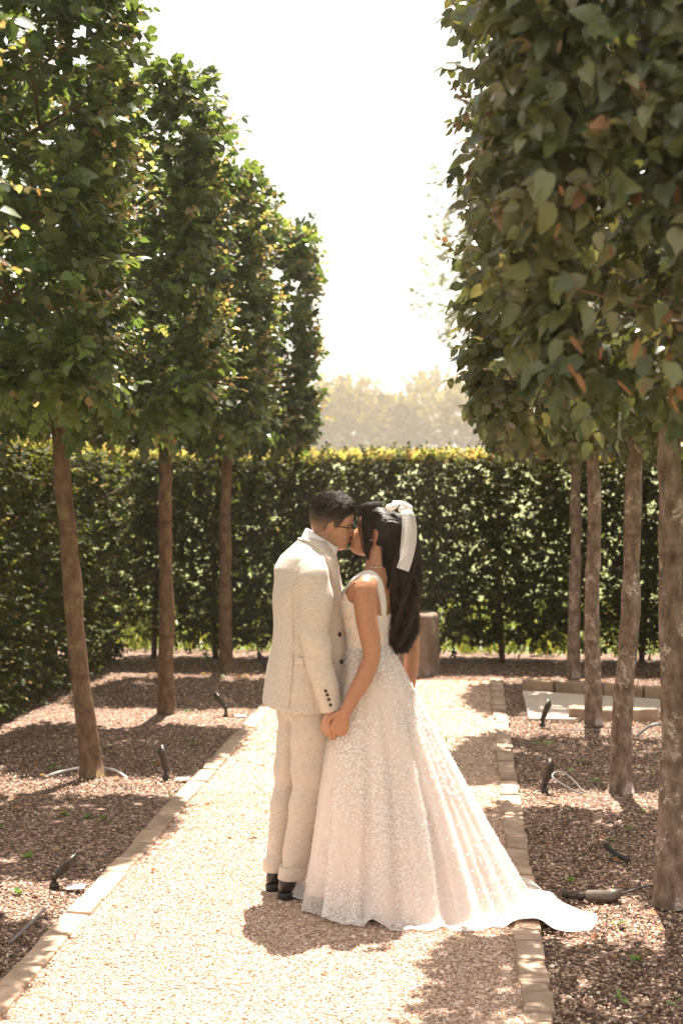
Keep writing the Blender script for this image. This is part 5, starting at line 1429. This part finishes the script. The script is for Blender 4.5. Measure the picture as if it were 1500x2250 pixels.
V, F, fr2 = ribbon([bp(884, 1130, -.066), bp(888, 1140, -.082), bp(890, 1165, -.087), bp(888, 1195, -.09), bp(884, 1220, -.093), bp(878, 1238, -.095)], [.011, .017, .019, .019, .016, .003], [1, .1, .1])
t2_ = mk('tail', V - BB, F, M_ORG, parent=bow)
for fr_, hw_, par in ((fr1, .027, t1_),):
    p, t_, w_, n_ = fr_
    for s_ in (-1, 1): 
        V, F = tube(p[2:] + w_[2:] * hw_ * s_, .0011, 6); mk('ribbon_edge', V - BB, F, M_LACE, parent=par)
# lettering stitched down the tail
tc = bpy.data.curves.new('lettering', 'FONT'); tc.body = 'JUST MARRIED'; tc.size = .017; tc.extrude = .0006; tc.align_x = 'LEFT'; tc.space_character = 1.05
to = bpy.data.objects.new('tmp_text', tc); COL.objects.link(to)
dg_ = bpy.context.evaluated_depsgraph_get(); dg_.update(); me = to.evaluated_get(dg_).to_mesh()
TVx = np.array([v.co[:] for v in me.vertices]); TFx = [list(p.vertices) for p in me.polygons]
to.evaluated_get(dg_).to_mesh_clear(); bpy.data.objects.remove(to)
p, t_, w_, n_ = fr2
cl_ = np.r_[0, np.cumsum(np.linalg.norm(np.diff(p, axis=0), axis=1))]
ss = .014 + TVx[:, 0] * 1.18; ii = lambda A: np.stack([np.interp(ss, cl_, A[:, j]) for j in range(3)], -1)
sgn_ = -1 if n_[10][1] > 0 else 1
LV = ii(p) + ii(w_) * (TVx[:, 1:2] - .006) + ii(n_) * sgn_ * (.0045 + TVx[:, 2:3])
mk('lettering', LV - BB, TFx, plain('white thread', (.9, .89, .9), .6), smooth=False, parent=t2_)

# ---- jewellery ---------------------------------------------------------------
M_PEARL = plain('pearl', (.85, .78, .70), .2, .6); M_SILVER = plain('silver', (.8, .78, .75), .2, .5, 1)
pts = []
for a_ in np.linspace(0, 2 * np.pi, 40, endpoint=False):
    c_ = np.array([.150 + .056 * math.cos(a_), .026 + .056 * math.sin(a_), 1.425 + .022 * math.cos(a_)])
    l_, n_, _, _ = bfull.find_nearest(Vector(c_)); pts.append(np.array(l_) + np.array(n_) * .0015)
pts.append(pts[0]); nl_ = bmk('necklace', *tube(pts, .0011, 6), M_SILVER)
sph = [(np.array([0, 0, z]), np.array([r, 0, 0]), np.array([0, r, 0])) for z, r in ((-.0024, .0008), (-.0015, .002), (0, .0025), (.0015, .002), (.0024, .0008))]
pm = mk_mesh('pearl', *loft(sph, 10), M_PEARL)
for q in pts[:-1:3]: inst('pearl', pm, tuple(q - BB), parent=nl_)
ep = pose(np.array([[.002, .084, .078]]), BHS, BHP, BHR, BHYAW, BA)[0][0]
inst('earring', pm, tuple(ep - BB), scale=(1.3, 1.3, 1.3), parent=bride)

# ------------------------------------------------------------------ hazy air
def haze_b(nt, p, out):
    nt.nodes.remove(p)
    v = nt.nodes.new('ShaderNodeVolumePrincipled')
    v.inputs['Color'].default_value = (1.0, .93, .79, 1)
    v.inputs['Density'].default_value = HAZE
    v.inputs['Anisotropy'].default_value = .3
    nt.links.new(v.outputs[0], out.inputs['Volume'])
HAZE = .0009
V, F = box((0, 150, 14.5), (300, 312, 31.4))
mk('haze', V, F, mat('haze', haze_b), smooth=False, label='pale sunlit haze filling the garden air', kind='stuff')
